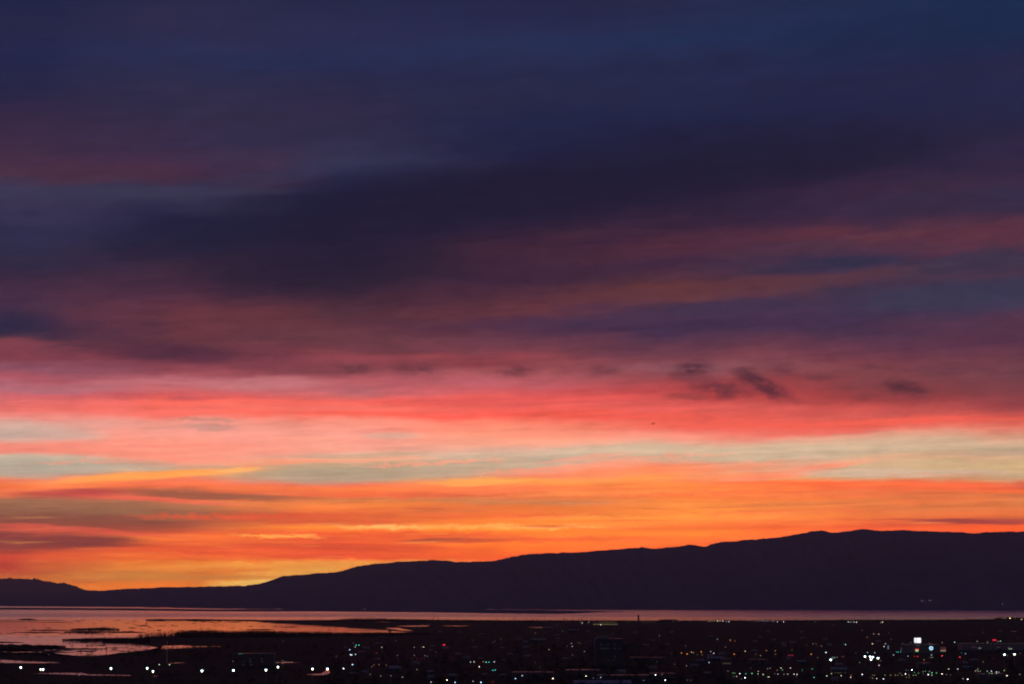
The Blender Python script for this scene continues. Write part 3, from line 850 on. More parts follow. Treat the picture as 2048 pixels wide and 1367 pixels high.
# ------------------------------------------------------------------ lamps of the town
# photo x, photo y, colour, strength class
COLOURS = {'W': ((.86, .93, 1.0), 'white'), 'w': ((1.0, .82, .62), 'warm white'), 'c': ((.62, .86, 1.0), 'bluish white'),
           'b': ((.45, .72, 1.0), 'blue-white'), 'O': ((1.0, .34, .05), 'orange'), 'o': ((1.0, .36, .14), 'dim reddish orange'),
           'Y': ((1.0, .72, .22), 'yellow'), 'y': ((.85, .75, .25), 'pale yellow'), 'G': ((.12, 1.0, .42), 'green'),
           'g': ((.72, 1.0, .5), 'greenish white'), 'R': ((1.0, .03, .05), 'red'), 'T': ((.05, .85, .72), 'teal'),
           'p': ((1.0, .68, .6), 'pinkish white')}
LAMPS = """
157.5 1350.5 w 2|98 1309.5 w 1|318.5 1329.5 g 3|339 1329.5 g 3|466 1323 w 1.5
687 1337.5 W 4|705 1329.5 b 3.5|699.5 1299.5 b 3.5|701 1309.5 W 3.2|703.5 1310 W 3.2|711 1309 c 3|710.5 1294 w 2.5|763.5 1294.5 w 2.5|672.5 1312.5 O 2
566 1282 c 1|523 1317 T 1.5|545 1310 c 1.5|545 1316.5 g 1.5|552.5 1326.5 y 1.5|555 1324.5 w 1.5|564.5 1321.5 w 1.5|568.5 1324 w 1.5|565 1327.5 y 1.5|583.5 1325 c 1.7
691 1294.5 o 1|707 1286 w 1|748 1330 o 2|758 1329.5 o 2|744 1334 o 2|740.5 1349.5 g 1.5|761.5 1352.5 g 2|772.5 1330.5 o 2
791.5 1280.5 g 1|828.5 1294.5 w 2|847 1294 w 3|843 1295 o 1.5|795 1311 w 1.5|828.5 1311 w 1.5|850 1311.5 w 1.7|855 1312.5 c 1.7|834 1339.5 g 2|782 1352 w 1.7|805 1355 g 2.5
894 1361 w 4|862 1365 W 3|910 1365.5 b 3.5|941 1324.5 b 3|948 1324 w 3|966.5 1323.5 O 2.5|988.5 1324 c 3|958.5 1334 w 3.5|946 1363.5 c 2.7|962 1365.5 b 3.7|945.5 1280 g 1|989.5 1282 w 1|1002 1277.5 g 1.5|986 1284.5 w 1|871.5 1304.5 c 1
1031 1358 b 3.5|1044.5 1352 c 3|1106 1357.5 w 4|1172 1353 g 3.5|1186.5 1357 c 1.7|1201.5 1355.5 b 3|1143 1286.5 p 2|1134.5 1292 o 1.5|1144.5 1292.5 c 2.5|1169 1303 b 2|1098 1299 y 2.2|1145 1310 o 1.5
1070.5 1266 g 1.5|1125 1262 c 1.5|1115 1247.5 g 1|1162 1243 w 1.3|1164.5 1245.5 w 2.5|1177 1243.5 c 2|1201.5 1249 w 3|1254 1243 g 1|1258.5 1242.5 g 1|1274 1241.5 w 1|1156 1285 y 1|1160 1286 y 1|1070.5 1325 y 1|1080 1334 y 1
1346.5 1241.5 c 2|1359 1241.5 c 1.5|1381.5 1241.5 c 1.5|1418 1241.5 g 2.5|1423.5 1241.5 y 2|1429.5 1241.5 y 2|1435 1241.5 w 3|1440 1241.5 Y 2.7|1445.5 1241.5 w 3|1453 1242.5 c 2|1458 1242.5 c 3|1498 1241.5 w 1|1510 1242 w 1.5|1517.5 1242 c 2|1524.5 1241.5 c 2|1528 1241.5 c 1.7|1532 1241.5 c 1.7|1536 1241.5 c 1.7
1285 1243.5 g .9|1289 1244 g .9|1294 1243.5 g .9|1299 1244 g .9|1304 1243.5 g .9|1310 1244 g .9
1318.5 1271 c 1.5|1435 1278 c 2|1460.5 1280 O 2.7|1470 1281.5 O 1.7|1371 1292 O 1.5|1451 1294 O 2|1363 1306 O 2.7|1374.5 1308 O 3.1|1383 1304.5 O 3.1|1387 1305.5 c 2|1402.5 1304 O 3.1|1404 1309.5 O 2|1421.5 1303 c 2.5|1427.5 1306.5 p 3|1490.5 1302.5 Y 3|1468.5 1308.5 O 3|1533 1301 O 2.5|1512 1308.5 O 1.5|1521 1311.5 w 2|1343 1307 o 1|1395 1309 y 1
1418 1325.5 b 3|1373 1332 w 2|1349 1328.5 c 1|1313 1324 w 1|1311 1350.5 c 4|1324 1350 o 2|1330.5 1361 W 4|1287 1361.5 b 2|1375 1361 y 1.5|1382.5 1361 y 1.5
1466 1346.5 g 2|1470 1347 G 2|1479.5 1348 W 3.2|1491.5 1348 T 2.5|1504 1347.5 G 3|1516 1348.5 g 2.5|1516.5 1343.5 w 2.5|1526 1349.5 g 3|1456 1342.5 g 1.5|1473.5 1353.5 p 2.5|1490 1356.5 W 4|1468 1353.5 G 1.5|1483 1359 c 1.5|1501.5 1336.5 w 1|1535.5 1338 w 2|1535.5 1354.5 g 2
1555 1243 W 3|1567 1243 W 3|1544.5 1241.5 c 2|1547 1242.3 w 2|1630.5 1242.5 c 1.5|1666 1248.5 o 1|1696.5 1243.5 c 3|1700.5 1243.5 g 2|1703.5 1243.5 g 1.5|1708 1243.5 p 2.5|1713 1243.5 W 3|1765 1243.5 w 3|1761.5 1245 w 2
1724.5 1260.5 o 1.5|1734.5 1274 o 2|1747.5 1267.5 w 2|1757.5 1268 p 2.5|1777 1264.5 o 1|1782 1278 o 1.5|1745 1287.5 w 3|1691 1289 c 3|1613 1290 o 1|1626 1287.5 w 1.5|1632 1287.5 o 1.5|1643 1292 o 2|1771 1287.5 c 2.5|1768 1293 w 3
1550.5 1301.5 O 2.5|1551 1308.5 o 2|1584 1300 y 1.5|1622.5 1308.5 O 3|1652 1305 c 3.5|1674.5 1314.5 p 2|1635.5 1315.5 p 1.5|1712 1306 g 1|1735 1305 c 2.5|1749.5 1305.5 c 2.5|1719.5 1325.5 g 1.7|1761 1321.5 g 1.7|1758 1331 p 3|1787 1310 c 2.5
1562 1336.5 w 3|1581 1336.5 w 3|1565 1340.5 G 2.5|1554.5 1341 o 2|1604.5 1340.5 G 2|1624.5 1338.5 G 2.5|1540.5 1336.5 w 2|1538 1354.5 g 3|1550 1348 o 1.5|1556 1349 c 2.5|1568 1349 p 2|1575.5 1349 g 2.5|1588 1349 W 3|1594 1349.5 w 3|1592.5 1353.5 o 1.5|1628 1355.5 G 3|1653.5 1352.5 g 3|1663 1348 g 2.5
1670 1346 y 1.2|1675 1346 y 1.2|1678.5 1346.3 y 1.2|1683 1346 y 1.2|1690 1345.7 y 1.2|1682.5 1352 w 3|1701.5 1355.5 p 3|1702 1351.5 o 2|1724.5 1349.5 W 3.5|1745 1351 y 1.7|1749 1351.3 y 1.7|1770 1351 y 2|1781 1351 y 2|1791 1351 y 2|1745.5 1357 w 2|1753.5 1358 w 3|1767 1358.5 W 3.5|1741 1356 o 1
1804.5 1291 c 2.5|1805 1286.5 w 1|1809 1288.5 g 1|1822 1285 g 1.3|1858.5 1287 w 1.3|1863 1287.5 w 1|1870.5 1289.5 w 1.3|1884.5 1285 w 1.8|1909.5 1284.5 c 3|1919 1287.5 c 1.5|1937 1287 w 1.5|1939.5 1290.5 c 1.5|1953.5 1286.5 c 2.5|1954.5 1282.5 w 2|1975 1284.5 g 2|2033 1290 g 1.5|1996 1282.5 c 2|2001 1282 g 2.5
1816 1312.5 b 2.5|1863 1310 c 2.5|1848 1320 O 2.5|1847.5 1327 O 1.5|1931 1307.5 b 2.5|1923 1306 T 1.5|2040.5 1307 O 1.5|2014.5 1311.5 c 1.5|1966.5 1324 y 1.7|1965.5 1264.5 O 1.5|1964 1256.5 w 1|1940 1268 o 1|2036 1275 o 1
2005.5 1236.5 Y 2|2010.5 1236.5 Y 2|2020 1236 Y 3.5|2030.5 1236 y 2|2043.5 1238.5 Y 3
1824 1340.5 W 4|1811 1348.5 W 3.5|1800 1347 g 1.5|1796 1351 y 1.7|1804 1351 y 2|1818 1350.5 y 2|1813 1355.5 y 1.5|1818.5 1355.5 y 1.5|1827 1351 g 2|1832 1351 y 2|1812 1340.5 G 1.5|1816.5 1341 g 1|1829 1345.5 G 2|1837 1347 g 2|1846.5 1344 p 2|1851 1343 G 2|1846.5 1348.5 G 1.2|1859 1343.5 p 2|1864 1346 G 3|1856.5 1350 W 3.5|1864 1351 g 2.5|1873 1346.5 G 2.5|1884 1348.5 w 3.5|1893 1349.5 g 1.5
1901 1351 g 1|1897.5 1338.5 g 3|1915.5 1338.5 W 3|1926 1358 w 2.5|1935.5 1359.5 W 4|1951 1342.5 p 2.5|1954 1341 w 2|1956.5 1342.8 g 2|1956 1338 g 2|1960.5 1343 g 2|1974.5 1343 c 2.5|1983 1343 W 3|1984 1347.5 g 2.5|1979 1346.5 G 2|1993 1344.5 W 3|1997.5 1345 p 2.5|1993 1347.5 g 2.5|2008.5 1341.5 g 2.5|2014 1352 w 3.5|2039.5 1349.5 g 2|1978 1352 o 1|1967 1349 g 1
"""
PEAK = [(0, 0), (.9, .035), (1, .05), (1.5, .1), (2, .22), (2.5, .45), (3, .9), (3.5, 2.0), (4, 4.2), (5, 12)]
ORD = ("first second third fourth fifth sixth seventh eighth ninth tenth eleventh twelfth thirteenth fourteenth fifteenth sixteenth "
       "seventeenth eighteenth nineteenth twentieth").split()


def size_word(k):
    return 'very faint' if k < 1.4 else 'faint' if k < 2 else 'small' if k < 2.9 else 'bright' if k < 3.6 else 'very bright'


def place_of(x, y):
    if y < 1252:
        if x < 1280:
            return 'beside the long lit hall'
        if x < 1480:
            return 'in the shoreline row'
        if x < 1600:
            return 'past the shoreline row'
        if x < 1900:
            return 'on the bare right shore'
        return 'on the wooded point'
    if x < 440:
        return 'near the tall pale pole'
    if x < 600:
        return 'around the low office by the marsh'
    if x < 780:
        return 'round the crossing with teal signals' if y < 1347 else 'under the dim orange lamps'
    if x < 930:
        return 'right of the teal signal crossing' if y < 1345 else 'low before the dark blocks'
    if x < 1015:
        return 'at the double pair of teal signals'
    if x < 1350 and y > 1338:
        return 'in the yards before the long sheds'
    if x < 1330:
        return 'in the dark quarter round the tall office'
    if x < 1640:
        return 'in the orange-lit quarter' if y < 1334 else 'in the green-tinged car park'
    if x < 1790:
        return 'near the glaring forecourt' if y < 1333 else 'below the striped barn roof'
    if x < 1900:
        return 'around the white cube sign' if y < 1333 else 'on the boulevard below the bullseye'
    return 'near the twin floodlights' if y < 1333 else 'on the boulevard beyond the bullseye'


def px_size(dist):
    return dist / (F / 2)            # metres per pixel of the 1024 px picture


CACHE = {}


def shared(key, build):
    if key not in CACHE:
        CACHE[key] = build()
    return CACHE[key]


def child(name, mesh, parent, loc=(0, 0, 0), mat=None):
    o = bpy.data.objects.new(name, mesh)
    COL.objects.link(o)
    o.parent = parent
    o.location = loc
    return o


def mesh_of(key, builder, mat):
    def make():
        bm = bmesh.new()
        builder(bm)
        me = bpy.data.meshes.new(key[0] if isinstance(key, tuple) else key)
        bm.to_mesh(me)
        bm.free()
        me.materials.append(mat)
        return me
    return shared(key, make)


def lamp_glow(code, k, area_px):
    """lamp material: brightness as metered for its class"""
    lv = round(math.log(interp(PEAK, k) / area_px, 1.25))
    return shared(('glow', code, lv), lambda: glow("lit_" + COLOURS[code][1].replace(' ', '_').replace('-', '_'), COLOURS[code][0], 1.25 ** lv))


POLE_H = 8.5


def pole_mesh(bm):
    tube(bm, (0, 0, 0), (0, 0, .5), .22, .2)
    tube(bm, (0, 0, .5), (0, 0, POLE_H + .5), .12, .07)


def arm_mesh(bm):
    tube(bm, (0, 0, POLE_H + .35), (0, -.7, POLE_H + .75), .05, .05, 6)
    tube(bm, (0, -.7, POLE_H + .75), (0, -1.7, POLE_H + .8), .05, .05, 6)


lamps = []
for row in LAMPS.strip().splitlines():
    for item in row.split('|'):
        x, y, c, k = item.split()
        lamps.append((float(x), float(y), c, float(k)))
KEEP = [(x, y) for x, y, c, k in lamps]

groups = {}
for L in lamps:
    groups.setdefault((place_of(L[0], L[1]), L[2], size_word(L[3])), []).append(L)


def ordinal_label(core, place, i, n):
    if n == 1:
        return f"{core} {place}"
    which = ORD[i]
    return f"{core} {place}, {which} from left"


for (place, code, size), members in groups.items():
    members.sort()
    for i, (x, y, c, k) in enumerate(members):
        grow = 1.7 if y < 1246 else 1.0          # taller masts along the shore
        p = on_level(x, y, POLE_H * grow)
        dist = p.to_2d().length
        r = max(.35, min(1.0, .42 * px_size(dist)))
        area = math.pi * (r / px_size(dist)) ** 2 * .75
        lab = ordinal_label(f"{size} {COLOURS[code][1]} lamp", place, i, len(members))
        lab = lab.replace('very faint dim', 'very faint').replace('faint dim', 'faint').replace('small dim', 'small')
        t = thing("street_lamp", lab, "street lamp", (p.x, p.y + 1.7 * grow, 1.0), 0, "street lamps lit across the town")
        t.scale = (grow, grow, grow)
        child("pole", mesh_of('lamp_pole', pole_mesh, M['metal']), t)
        child("arm", mesh_of('lamp_arm', arm_mesh, M['metal']), t)
        mat = lamp_glow(code, k, area)
        rr = round(r / grow, 1)
        head = mesh_of(('lamp_head', rr, mat.name), lambda bm: ball(bm, (0, 0, 0), rr, 1, 1, .75), mat)
        child("lamp_head", head, t, (0, -1.7, POLE_H + .4 - .75 * 0))

# floodlight masts: x, y, half width, strength, what sets it apart
FLOODS = [(41.5, 1335, 2.4, 'first of the row by the ponds, beside the left water sliver'), (84, 1339, 1.9, 'with two small lamp banks, above the long thin pond'),
          (222, 1337, 2.4, 'alone above the right half of the long pond'), (294.5, 1336.5, 2.3, 'upper one of the close pair left of the pale pole'),
          (306, 1343, 2.3, 'lower one of the close pair left of the pale pole'), (404, 1342, 2.5, 'between the pale pole and the low office'),
          (467, 1341, 2.5, 'in front of the left end of the low office'), (532, 1340, 2.6, 'lower one of the two below the low office'),
          (556, 1334, 2.4, 'higher one of the two below the low office'), (625, 1338, 2.3, 'just left of the bent orange pond'),
          (655, 1338, 2.6, 'standing right over the bent orange pond'), (2009, 1309, 2.6, 'left one of the twin pair in the right town'),
          (2029, 1308.5, 2.6, 'right one of the twin pair in the right town'), (1661.5, 1319.5, 2.3, 'beside the pale green canopy'),
          (1730, 1313, 2.2, 'first of the glaring forecourt cluster'), (1740, 1313.3, 2.1, 'second of the glaring forecourt cluster'),
          (1745.5, 1314, 2.1, 'third of the glaring forecourt cluster'), (1742, 1319, 2.2, 'lowest of the glaring forecourt cluster'),
          (1756, 1316, 2.7, 'last and largest of the glaring forecourt cluster')]
MAST = 16.0


def mast_mesh(bm):
    tube(bm, (0, 0, 0), (0, 0, .8), .4, .35)
    tube(bm, (0, 0, .8), (0, 0, MAST - .3), .22, .13)


def bar_mesh(bm):
    box(bm, (0, .1, MAST - .9), (4.6, .16, .16))
    box(bm, (0, .1, MAST + .5), (4.6, .16, .16))


FL_UP = glow("lit_cool_floodlight", (.55, .8, 1.0), 12.0)  # bluish upper and yellowish lower rows imitate the lens's colour fringes
FL_LOW = glow("lit_greenish_floodlight", (1.0, .95, .4), 8.0)  # lower edge of the fringe, put into the lamp colour
for x, y, h, what in FLOODS:
    near = x > 1600
    p = on_level(x, y, MAST)
    t = thing("floodlight_mast", "white floodlight mast " + what, "floodlight", (p.x, p.y, 1.0), 0, "white floodlight masts")
    child("mast", mesh_of('flood_mast', mast_mesh, M['metal']), t)
    child("crossbar", mesh_of('flood_bar', bar_mesh, M['metal']), t)
    w = h * (.46 if not near else .6)
    two = abs(x - 84) < 1
    for sx, ww in (((-1.9, .5), (1.5, .95)) if two else ((0, w),)):
        for j, mt in ((0, FL_LOW), (1, FL_UP)):
            def bank(bm, ww=ww, j=j):
                wj = ww * (.6 if j == 0 else 1)
                for i in range(3):
                    bw = 2 * wj / 3
                    c = (-wj + bw * (i + .5), -.15, (j - .5) * 1.15)
                    ball(bm, c, .5, bw * .98, .5, 1.15, 10, 6)
            child("lamp_bank", mesh_of(('lamp_bank', ww, j), bank, mt), t, (sx, -.1, MAST - .2))

# ------------------------------------------------------------------ traffic signals
def signal_arm(bm):
    tube(bm, (0, 0, 0), (0, 0, 6.6), .16, .12)
    tube(bm, (0, 0, 6.3), (-3.2, 0, 6.6), .09, .06)


def signal_case(bm):
    box(bm, (-3.2, 0, 6.1), (.75, .4, 1.7))
    for k in range(3):
        box(bm, (-3.2, -.32, 6.95 - k * .55), (.5, .26, .05))


SIGNALS = [(713, 1290, 'left one of the far upper pair by the crossing'), (718, 1290, 'right one of the far upper pair by the crossing'),
           (972, 1324, 'left one of the upper pair above the street glow'), (978, 1324, 'right one of the upper pair above the street glow'),
           (985.5, 1340, 'left one of the lower pair near the picture bottom'), (991, 1340, 'right one of the lower pair near the picture bottom'),
           (1793, 1304, 'left one of three before the white cube sign'), (1797, 1304, 'middle one of three before the white cube sign'),
           (1801, 1303.5, 'right one of three before the white cube sign')]
for x, y, what in SIGNALS:
    p = on_level(x, y, 5.5)
    dist = p.to_2d().length
    t = thing("traffic_signal", "teal traffic signal, " + what, "traffic signal", (p.x + 3.2, p.y, 1.0), 0, "traffic signals showing green")
    child("pole", mesh_of('signal_arm', signal_arm, M['dark']), t)
    case = child("housing", mesh_of('signal_case', signal_case, M['dark']), t)
    r = .34
    mat = lamp_glow('T', 3.0 if x < 1500 else 2.4, math.pi * (r / px_size(dist)) ** 2)
    child("lens", mesh_of(('signal_lens', mat.name), lambda bm: ball(bm, (0, 0, 0), r, 1, .5, 1), mat), case, (-3.2, -.28, 5.5))
    for zz in (6.05, 6.6):
        child("lens", mesh_of('signal_lens_off', lambda bm: ball(bm, (0, 0, 0), .26, 1, .4, 1), M['glass']), case, (-3.2, -.22, zz))

# ------------------------------------------------------------------ cars with tail lamps lit
def car_body(bm):
    prof = [(-2.2, .35), (2.2, .35), (2.25, .8), (1.2, .95), (.5, 1.45), (-1.2, 1.5), (-1.9, 1.0), (-2.25, .9)]
    a = [bm.verts.new((-.85, -y, z)) for y, z in prof]
    c = [bm.verts.new((.85, -y, z)) for y, z in prof]
    n = len(prof)
    for i in range(n):
        bm.faces.new((a[i], a[(i + 1) % n], c[(i + 1) % n], c[i]))
    bm.faces.new(a[::-1])
    bm.faces.new(c)
    bmesh.ops.recalc_face_normals(bm, faces=bm.faces)


def wheel(bm):
    tube(bm, (-.1, 0, 0), (.1, 0, 0), .33, .33, 14)


CARS = [(718.5, 1302, 2, 'leftmost of three queueing below the crossing'), (723.5, 1301.5, 2, 'middle of three queueing below the crossing'),
        (728.5, 1302, 2.8, 'front brightest of three queueing below the crossing'), (727.5, 1294.5, 1.5, 'just above the queue of three'),
        (753, 1304, 2.2, 'alone to the right of the queue of three'), (796, 1317, 1.6, 'at the left end of the dim line of cars'),
        (814, 1310.5, 1.2, 'parked above the dim line of cars'), (822, 1315.5, 1.2, 'second in the dim line of cars'),
        (834, 1316, 1.5, 'third in the dim line of cars'), (841, 1315.5, 1.2, 'fourth in the dim line of cars'),
        (848, 1315, 1.2, 'last in the dim line of cars'), (902, 1313.5, 1.2, 'upper of two dim ones right of the dim line'),
        (909, 1316, 1.2, 'lower of two dim ones right of the dim line'), (986, 1362, 2.2, 'braking at the picture bottom under the teal signals'),
        (1829, 1311.5, 2.5, 'left of two stopped below the colourful sign'), (1835.5, 1311.5, 3, 'right of two stopped below the colourful sign'),
        (1884, 1311, 3.7, 'glaring below the long lit shopfront'), (1919.5, 1313, 3.4, 'glaring between shopfront and twin floodlights'),
        (1928, 1321, 1.5, 'faint and lower, past the glaring ones'), (1733, 1315.5, 2.5, 'between the first forecourt floodlights'),
        (1747, 1319, 2.8, 'under the last forecourt floodlight'), (1986, 1315, 1.6, 'dim, left of the twin floodlights')]
for x, y, k, what in CARS:
    p = on_level(x, y, 1.75)
    dist = p.to_2d().length
    t = thing("car", "car with red tail lamps, " + what, "car", (p.x, p.y + 2.2, 1.0), 0, "cars with red tail lamps")
    child("body", mesh_of('car_body', car_body, M['car']), t)
    for wx in (-.78, .78):
        for wy in (-1.4, 1.35):
            child("wheel", mesh_of('car_wheel', wheel, M['tyre']), t, (wx, wy, .33))
    r = .28
    mat = lamp_glow('R', k, 2 * math.pi * (r / px_size(dist)) ** 2)
    for wx in (-.6, .6):
        child("tail_lamp", mesh_of(('tail_lamp', mat.name), lambda bm: ball(bm, (0, 0, 0), r, 1, .35, .8), mat), t, (wx, -2.28, .8))

# ------------------------------------------------------------------ lights of houses on the far mountain foot
FARLIGHTS = [(1844, 1199.5, 'w', 2.2, 'first of the close four'), (1848, 1199.5, 'w', 1.7, 'second of the close four'),
             (1859, 1199, 'w', 2.6, 'third and brightest of the close four'), (1864, 1199, 'O', 1.5, 'last, orange one of the close four'),
             (1951, 1203, 'c', 1.2, 'left of the middle three'), (1957, 1203, 'w', 1.7, 'centre of the middle three'),
             (1964, 1202, 'c', 1.2, 'right of the middle three'), (2005, 1207, 'c', 1.6, 'brightest of the last group'),
             (2017, 1209, 'c', 1.1, 'lowest of the last group'), (2029, 1208, 'c', 1.1, 'last towards the picture edge'),
             (983, 1207, 'y', 2, 'yellow one low in the middle'), (1004, 1203.5, 'c', 1.2, 'small one just right of the yellow one'),
             (168, 1203, 'c', 1.1, 'single one at the left end')]


def yard_pole(bm):
    tube(bm, (0, 0, -6), (0, 0, 9), .25, .15)


for x, y, c, k, what in FARLIGHTS:
    d = ray(x, y)
    hit = HILL_BVH.ray_cast(Vector((0, 0, CAM_H)), d, 60000)
    if hit[0] is None:
        continue
    p = hit[0] - d * 40
    dist = p.to_2d().length
    r = 1.2
    mat = lamp_glow(c, k * .8, math.pi * (r / px_size(dist)) ** 2)
    t = thing("yard_lamp", "lamp on the far mountain foot, " + what, "yard lamp", (p.x, p.y, p.z - 9), 0, "lamps across the lake")
    child("pole", mesh_of('yard_pole', yard_pole, M['metal']), t)
    child("lamp_head", mesh_of(('yard_head', mat.name), lambda bm: ball(bm, (0, 0, 0), r), mat), t, (0, 0, 9))

# ------------------------------------------------------------------ signs
def frame_at(x, y_base):
    """base point, metres per photo pixel"""
    p = on_level(x, y_base, 1.0)
    return p, p.to_2d().length / F


# white cube sign on its pylon
p, u = frame_at(1836, 1306)
t = thing("pylon_sign", "glaring white cube-shaped sign high on a pylon above the right town", "sign", p, .18)
zc = (1306 - 1280.3) * u
bm = bmesh.new()
for sx in (-2.2, 2.2):
    box(bm, (sx, 0, (zc - 5) / 2), (.9, .9, zc - 5))
obj("pylon", bm, M['wallp'], t)
bm = bmesh.new()
box(bm, (0, 0, zc), (10.6 * u, 9.5 * u, 11 * u))
bmesh.ops.bevel(bm, geom=bm.edges[:], offset=.5, segments=2, affect='EDGES')
obj("cabinet", bm, M['dark'], t)
WHITE = glow("lit_white_face", (.92, .93, 1.0), 1.25)
for ang, wid, dep in ((0, 10.6, 9.5), (1, 9.5, 10.6), (2, 10.6, 9.5), (3, 9.5, 10.6)):
    bm = bmesh.new()
    box(bm, (0, -dep * u / 2 - .06, zc), (wid * u - 1.3, .12, 11 * u - 1.3))
    bmesh.ops.rotate(bm, verts=bm.verts, cent=(0, 0, 0), matrix=Matrix.Rotation(ang * math.pi / 2, 3, 'Z'))
    obj("lit_face", bm, WHITE, t)
bm = bmesh.new()
z2 = (1306 - 1290) * u
for k in range(2):
    box(bm, (.6, -.7, z2 + (k - .5) * 1.4), (5.6, .2, .55))
obj("reader_board", bm, glow("lit_reader_board", (.8, .72, .35), .12), t)

# small sign below it: red over yellow over green
p, u = frame_at(1834, 1308)
t = thing("price_sign", "small lit sign striped red, pale yellow and green below the white cube", "sign", p)
bm = bmesh.new()
box(bm, (0, .2, 4.2), (7, .4, 8.4))
obj("post_panel", bm, M['dark'], t)
for nm, cc, st, yy, w, h in (("red_band", (1, .04, .03), .8, 1297.4, 7.5, 2.0), ("yellow_band", (1, .85, .5), 1.0, 1299.6, 6, 1.7), ("green_band", (.2, .9, .1), .5, 1301.8, 4.5, 2.2)):
    bm = bmesh.new()
    box(bm, (0, -.1, (1308 - yy) * u), (w * u, .2, h * u * .9))
    obj(nm, bm, glow("lit_" + nm, cc, st), t)


# buildings -----------------------------------------------------------------
def building(name, label, cat, x0, x1, ytop, ybase, depth, wall, roof, kind='flat', rz=0.0, group=None):
    """box of the size seen in the photograph, with parapet or gable and a plinth; returns thing, width, height, metres per px"""
    xm = (x0 + x1) / 2
    p, u = frame_at(xm, ybase)
    w, h = (x1 - x0) * u, (ybase - ytop) * u
    t = thing(name, label, cat, p, rz + math.atan2(-p.x, p.y) * 0, group)
    bm = bmesh.new()
    eave = h if kind == 'flat' else h * .62
    box(bm, (0, depth / 2, eave / 2), (w, depth, eave))
    obj("wall", bm, wall, t)
    bm = bmesh.new()
    if kind == 'flat':
        pw = .35
        for cx, cy, sx, sy in ((0, .15, w + .1, pw), (0, depth - .15, w + .1, pw), (-w / 2 + .15, depth / 2, pw, depth - .66), (w / 2 - .15, depth / 2, pw, depth - .66)):
            box(bm, (cx, cy, h + .15), (sx, sy, .3))
        box(bm, (0, depth / 2, h + .08), (w - .75, depth - .75, .16))
        rnd = random.Random(int(x0))
        for k in range(max(1, int(w / 14))):
            box(bm, (rnd.uniform(-w * .4, w * .4), rnd.uniform(depth * .25, depth * .75), h + .8), (2.4, 2.2, 1.3))
    else:
        oh = .6
        pts = [(-w / 2 - oh, -oh, eave), (w / 2 + oh, -oh, eave), (w / 2 + oh, depth / 2, h), (-w / 2 - oh, depth / 2, h), (-w / 2 - oh, depth + oh, eave), (w / 2 + oh, depth + oh, eave)]
        v = [bm.verts.new(q) for q in pts]
        v2 = [bm.verts.new((q[0], q[1], q[2] + .3)) for q in pts]
        for f in ((0, 1, 2, 3), (3, 2, 5, 4)):
            bm.faces.new([v[i] for i in f][::-1])
            bm.faces.new([v2[i] for i in f])
        for a_, b_ in ((0, 1), (1, 2), (2, 5), (5, 4), (4, 3), (3, 0)):
            bm.faces.new((v[a_], v[b_], v2[b_], v2[a_]))
        for sx in (-w / 2 + .1, w / 2 - .1):
            q = [bm.verts.new((sx, 0, eave)), bm.verts.new((sx, depth, eave)), bm.verts.new((sx, depth / 2, h - .1))]
            bm.faces.new(q)
        if kind == 'ribbed':
            n = int(w / 2.4)
            for k in range(n + 1):
                xx = -w / 2 + w * k / n
                tube(bm, (xx, -oh, eave + .36), (xx, depth / 2, h + .36), .16, .16, 5)
    obj("roof", bm, roof, t)
    return t, w, h, u


def window(t, x, z, w, h, mat, y=-.06, label=None):
    bm = bmesh.new()
    box(bm, (x, y, z), (w, .12, h))
    return obj("window", bm, mat, t)


# tall office block
t, w, h, u = building("office_block", "tall dark office block standing alone in the middle of the town", "office building", 1191, 1246, 1277.5, 1331, 34, M['wall'], M['roof'])
bm = bmesh.new()
box(bm, (-w * .22, 14, h + 2.4), (w * .42, 18, 4.4))
obj("penthouse", bm, M['wallp'], t)
dimteal = glow("dim_office_light", (.45, .8, .7), .035)
n = 13
for k in range(n):
    bm = bmesh.new()
    zz = 3 + k * (h - 5) / (n - 1) * .985
    box(bm, (0, -.05, zz), (w - 3, .1, 1.6))
    obj("window_band", bm, M['roof'], t)
for x, y in ((1202, 1288.5), (1202, 1294.5), (1207, 1294.5), (1211, 1294.5), (1216.5, 1288.5), (1216.5, 1294.5), (1229.5, 1288.5), (1229.5, 1294.5), (1238, 1294.5),
             (1230, 1313.5), (1217, 1321), (1227, 1321), (1227, 1326)):
    k = round(((1331 - y) * u - 3) / ((h - 5) / (n - 1) * .985))
    window(t, (x - 1218.5) * u, 3 + k * (h - 5) / (n - 1) * .985, 1.5, 1.5, dimteal, -.14)

# low office by the marsh
t, w, h, u = building("office_block", "low dark office with a green sign light by the marsh edge", "office building", 476, 546, 1306.5, 1331, 30, M['wall'], M['roof'])
for k in range(4):
    bm = bmesh.new()
    box(bm, (0, -.05, 2.6 + k * 4.6), (w - 3, .1, 1.7))
    obj("window_band", bm, M['roof'], t)
dimwarm = glow("dim_room_light", (.9, .75, .5), .05)
for x, k in ((487, 0), (490, 1), (500, 2), (501, 1), (503, 0), (523, 2), (524, 1)):
    window(t, (x - 511) * u, 2.6 + k * 4.6, 1.8, 1.4, dimwarm, -.14)
bm = bmesh.new()
box(bm, ((481 - 511) * u, -.25, h - .4), (9 * u, .4, .9))
obj("roof_sign", bm, glow("lit_green_sign", (.02, .6, .2), .22), t)

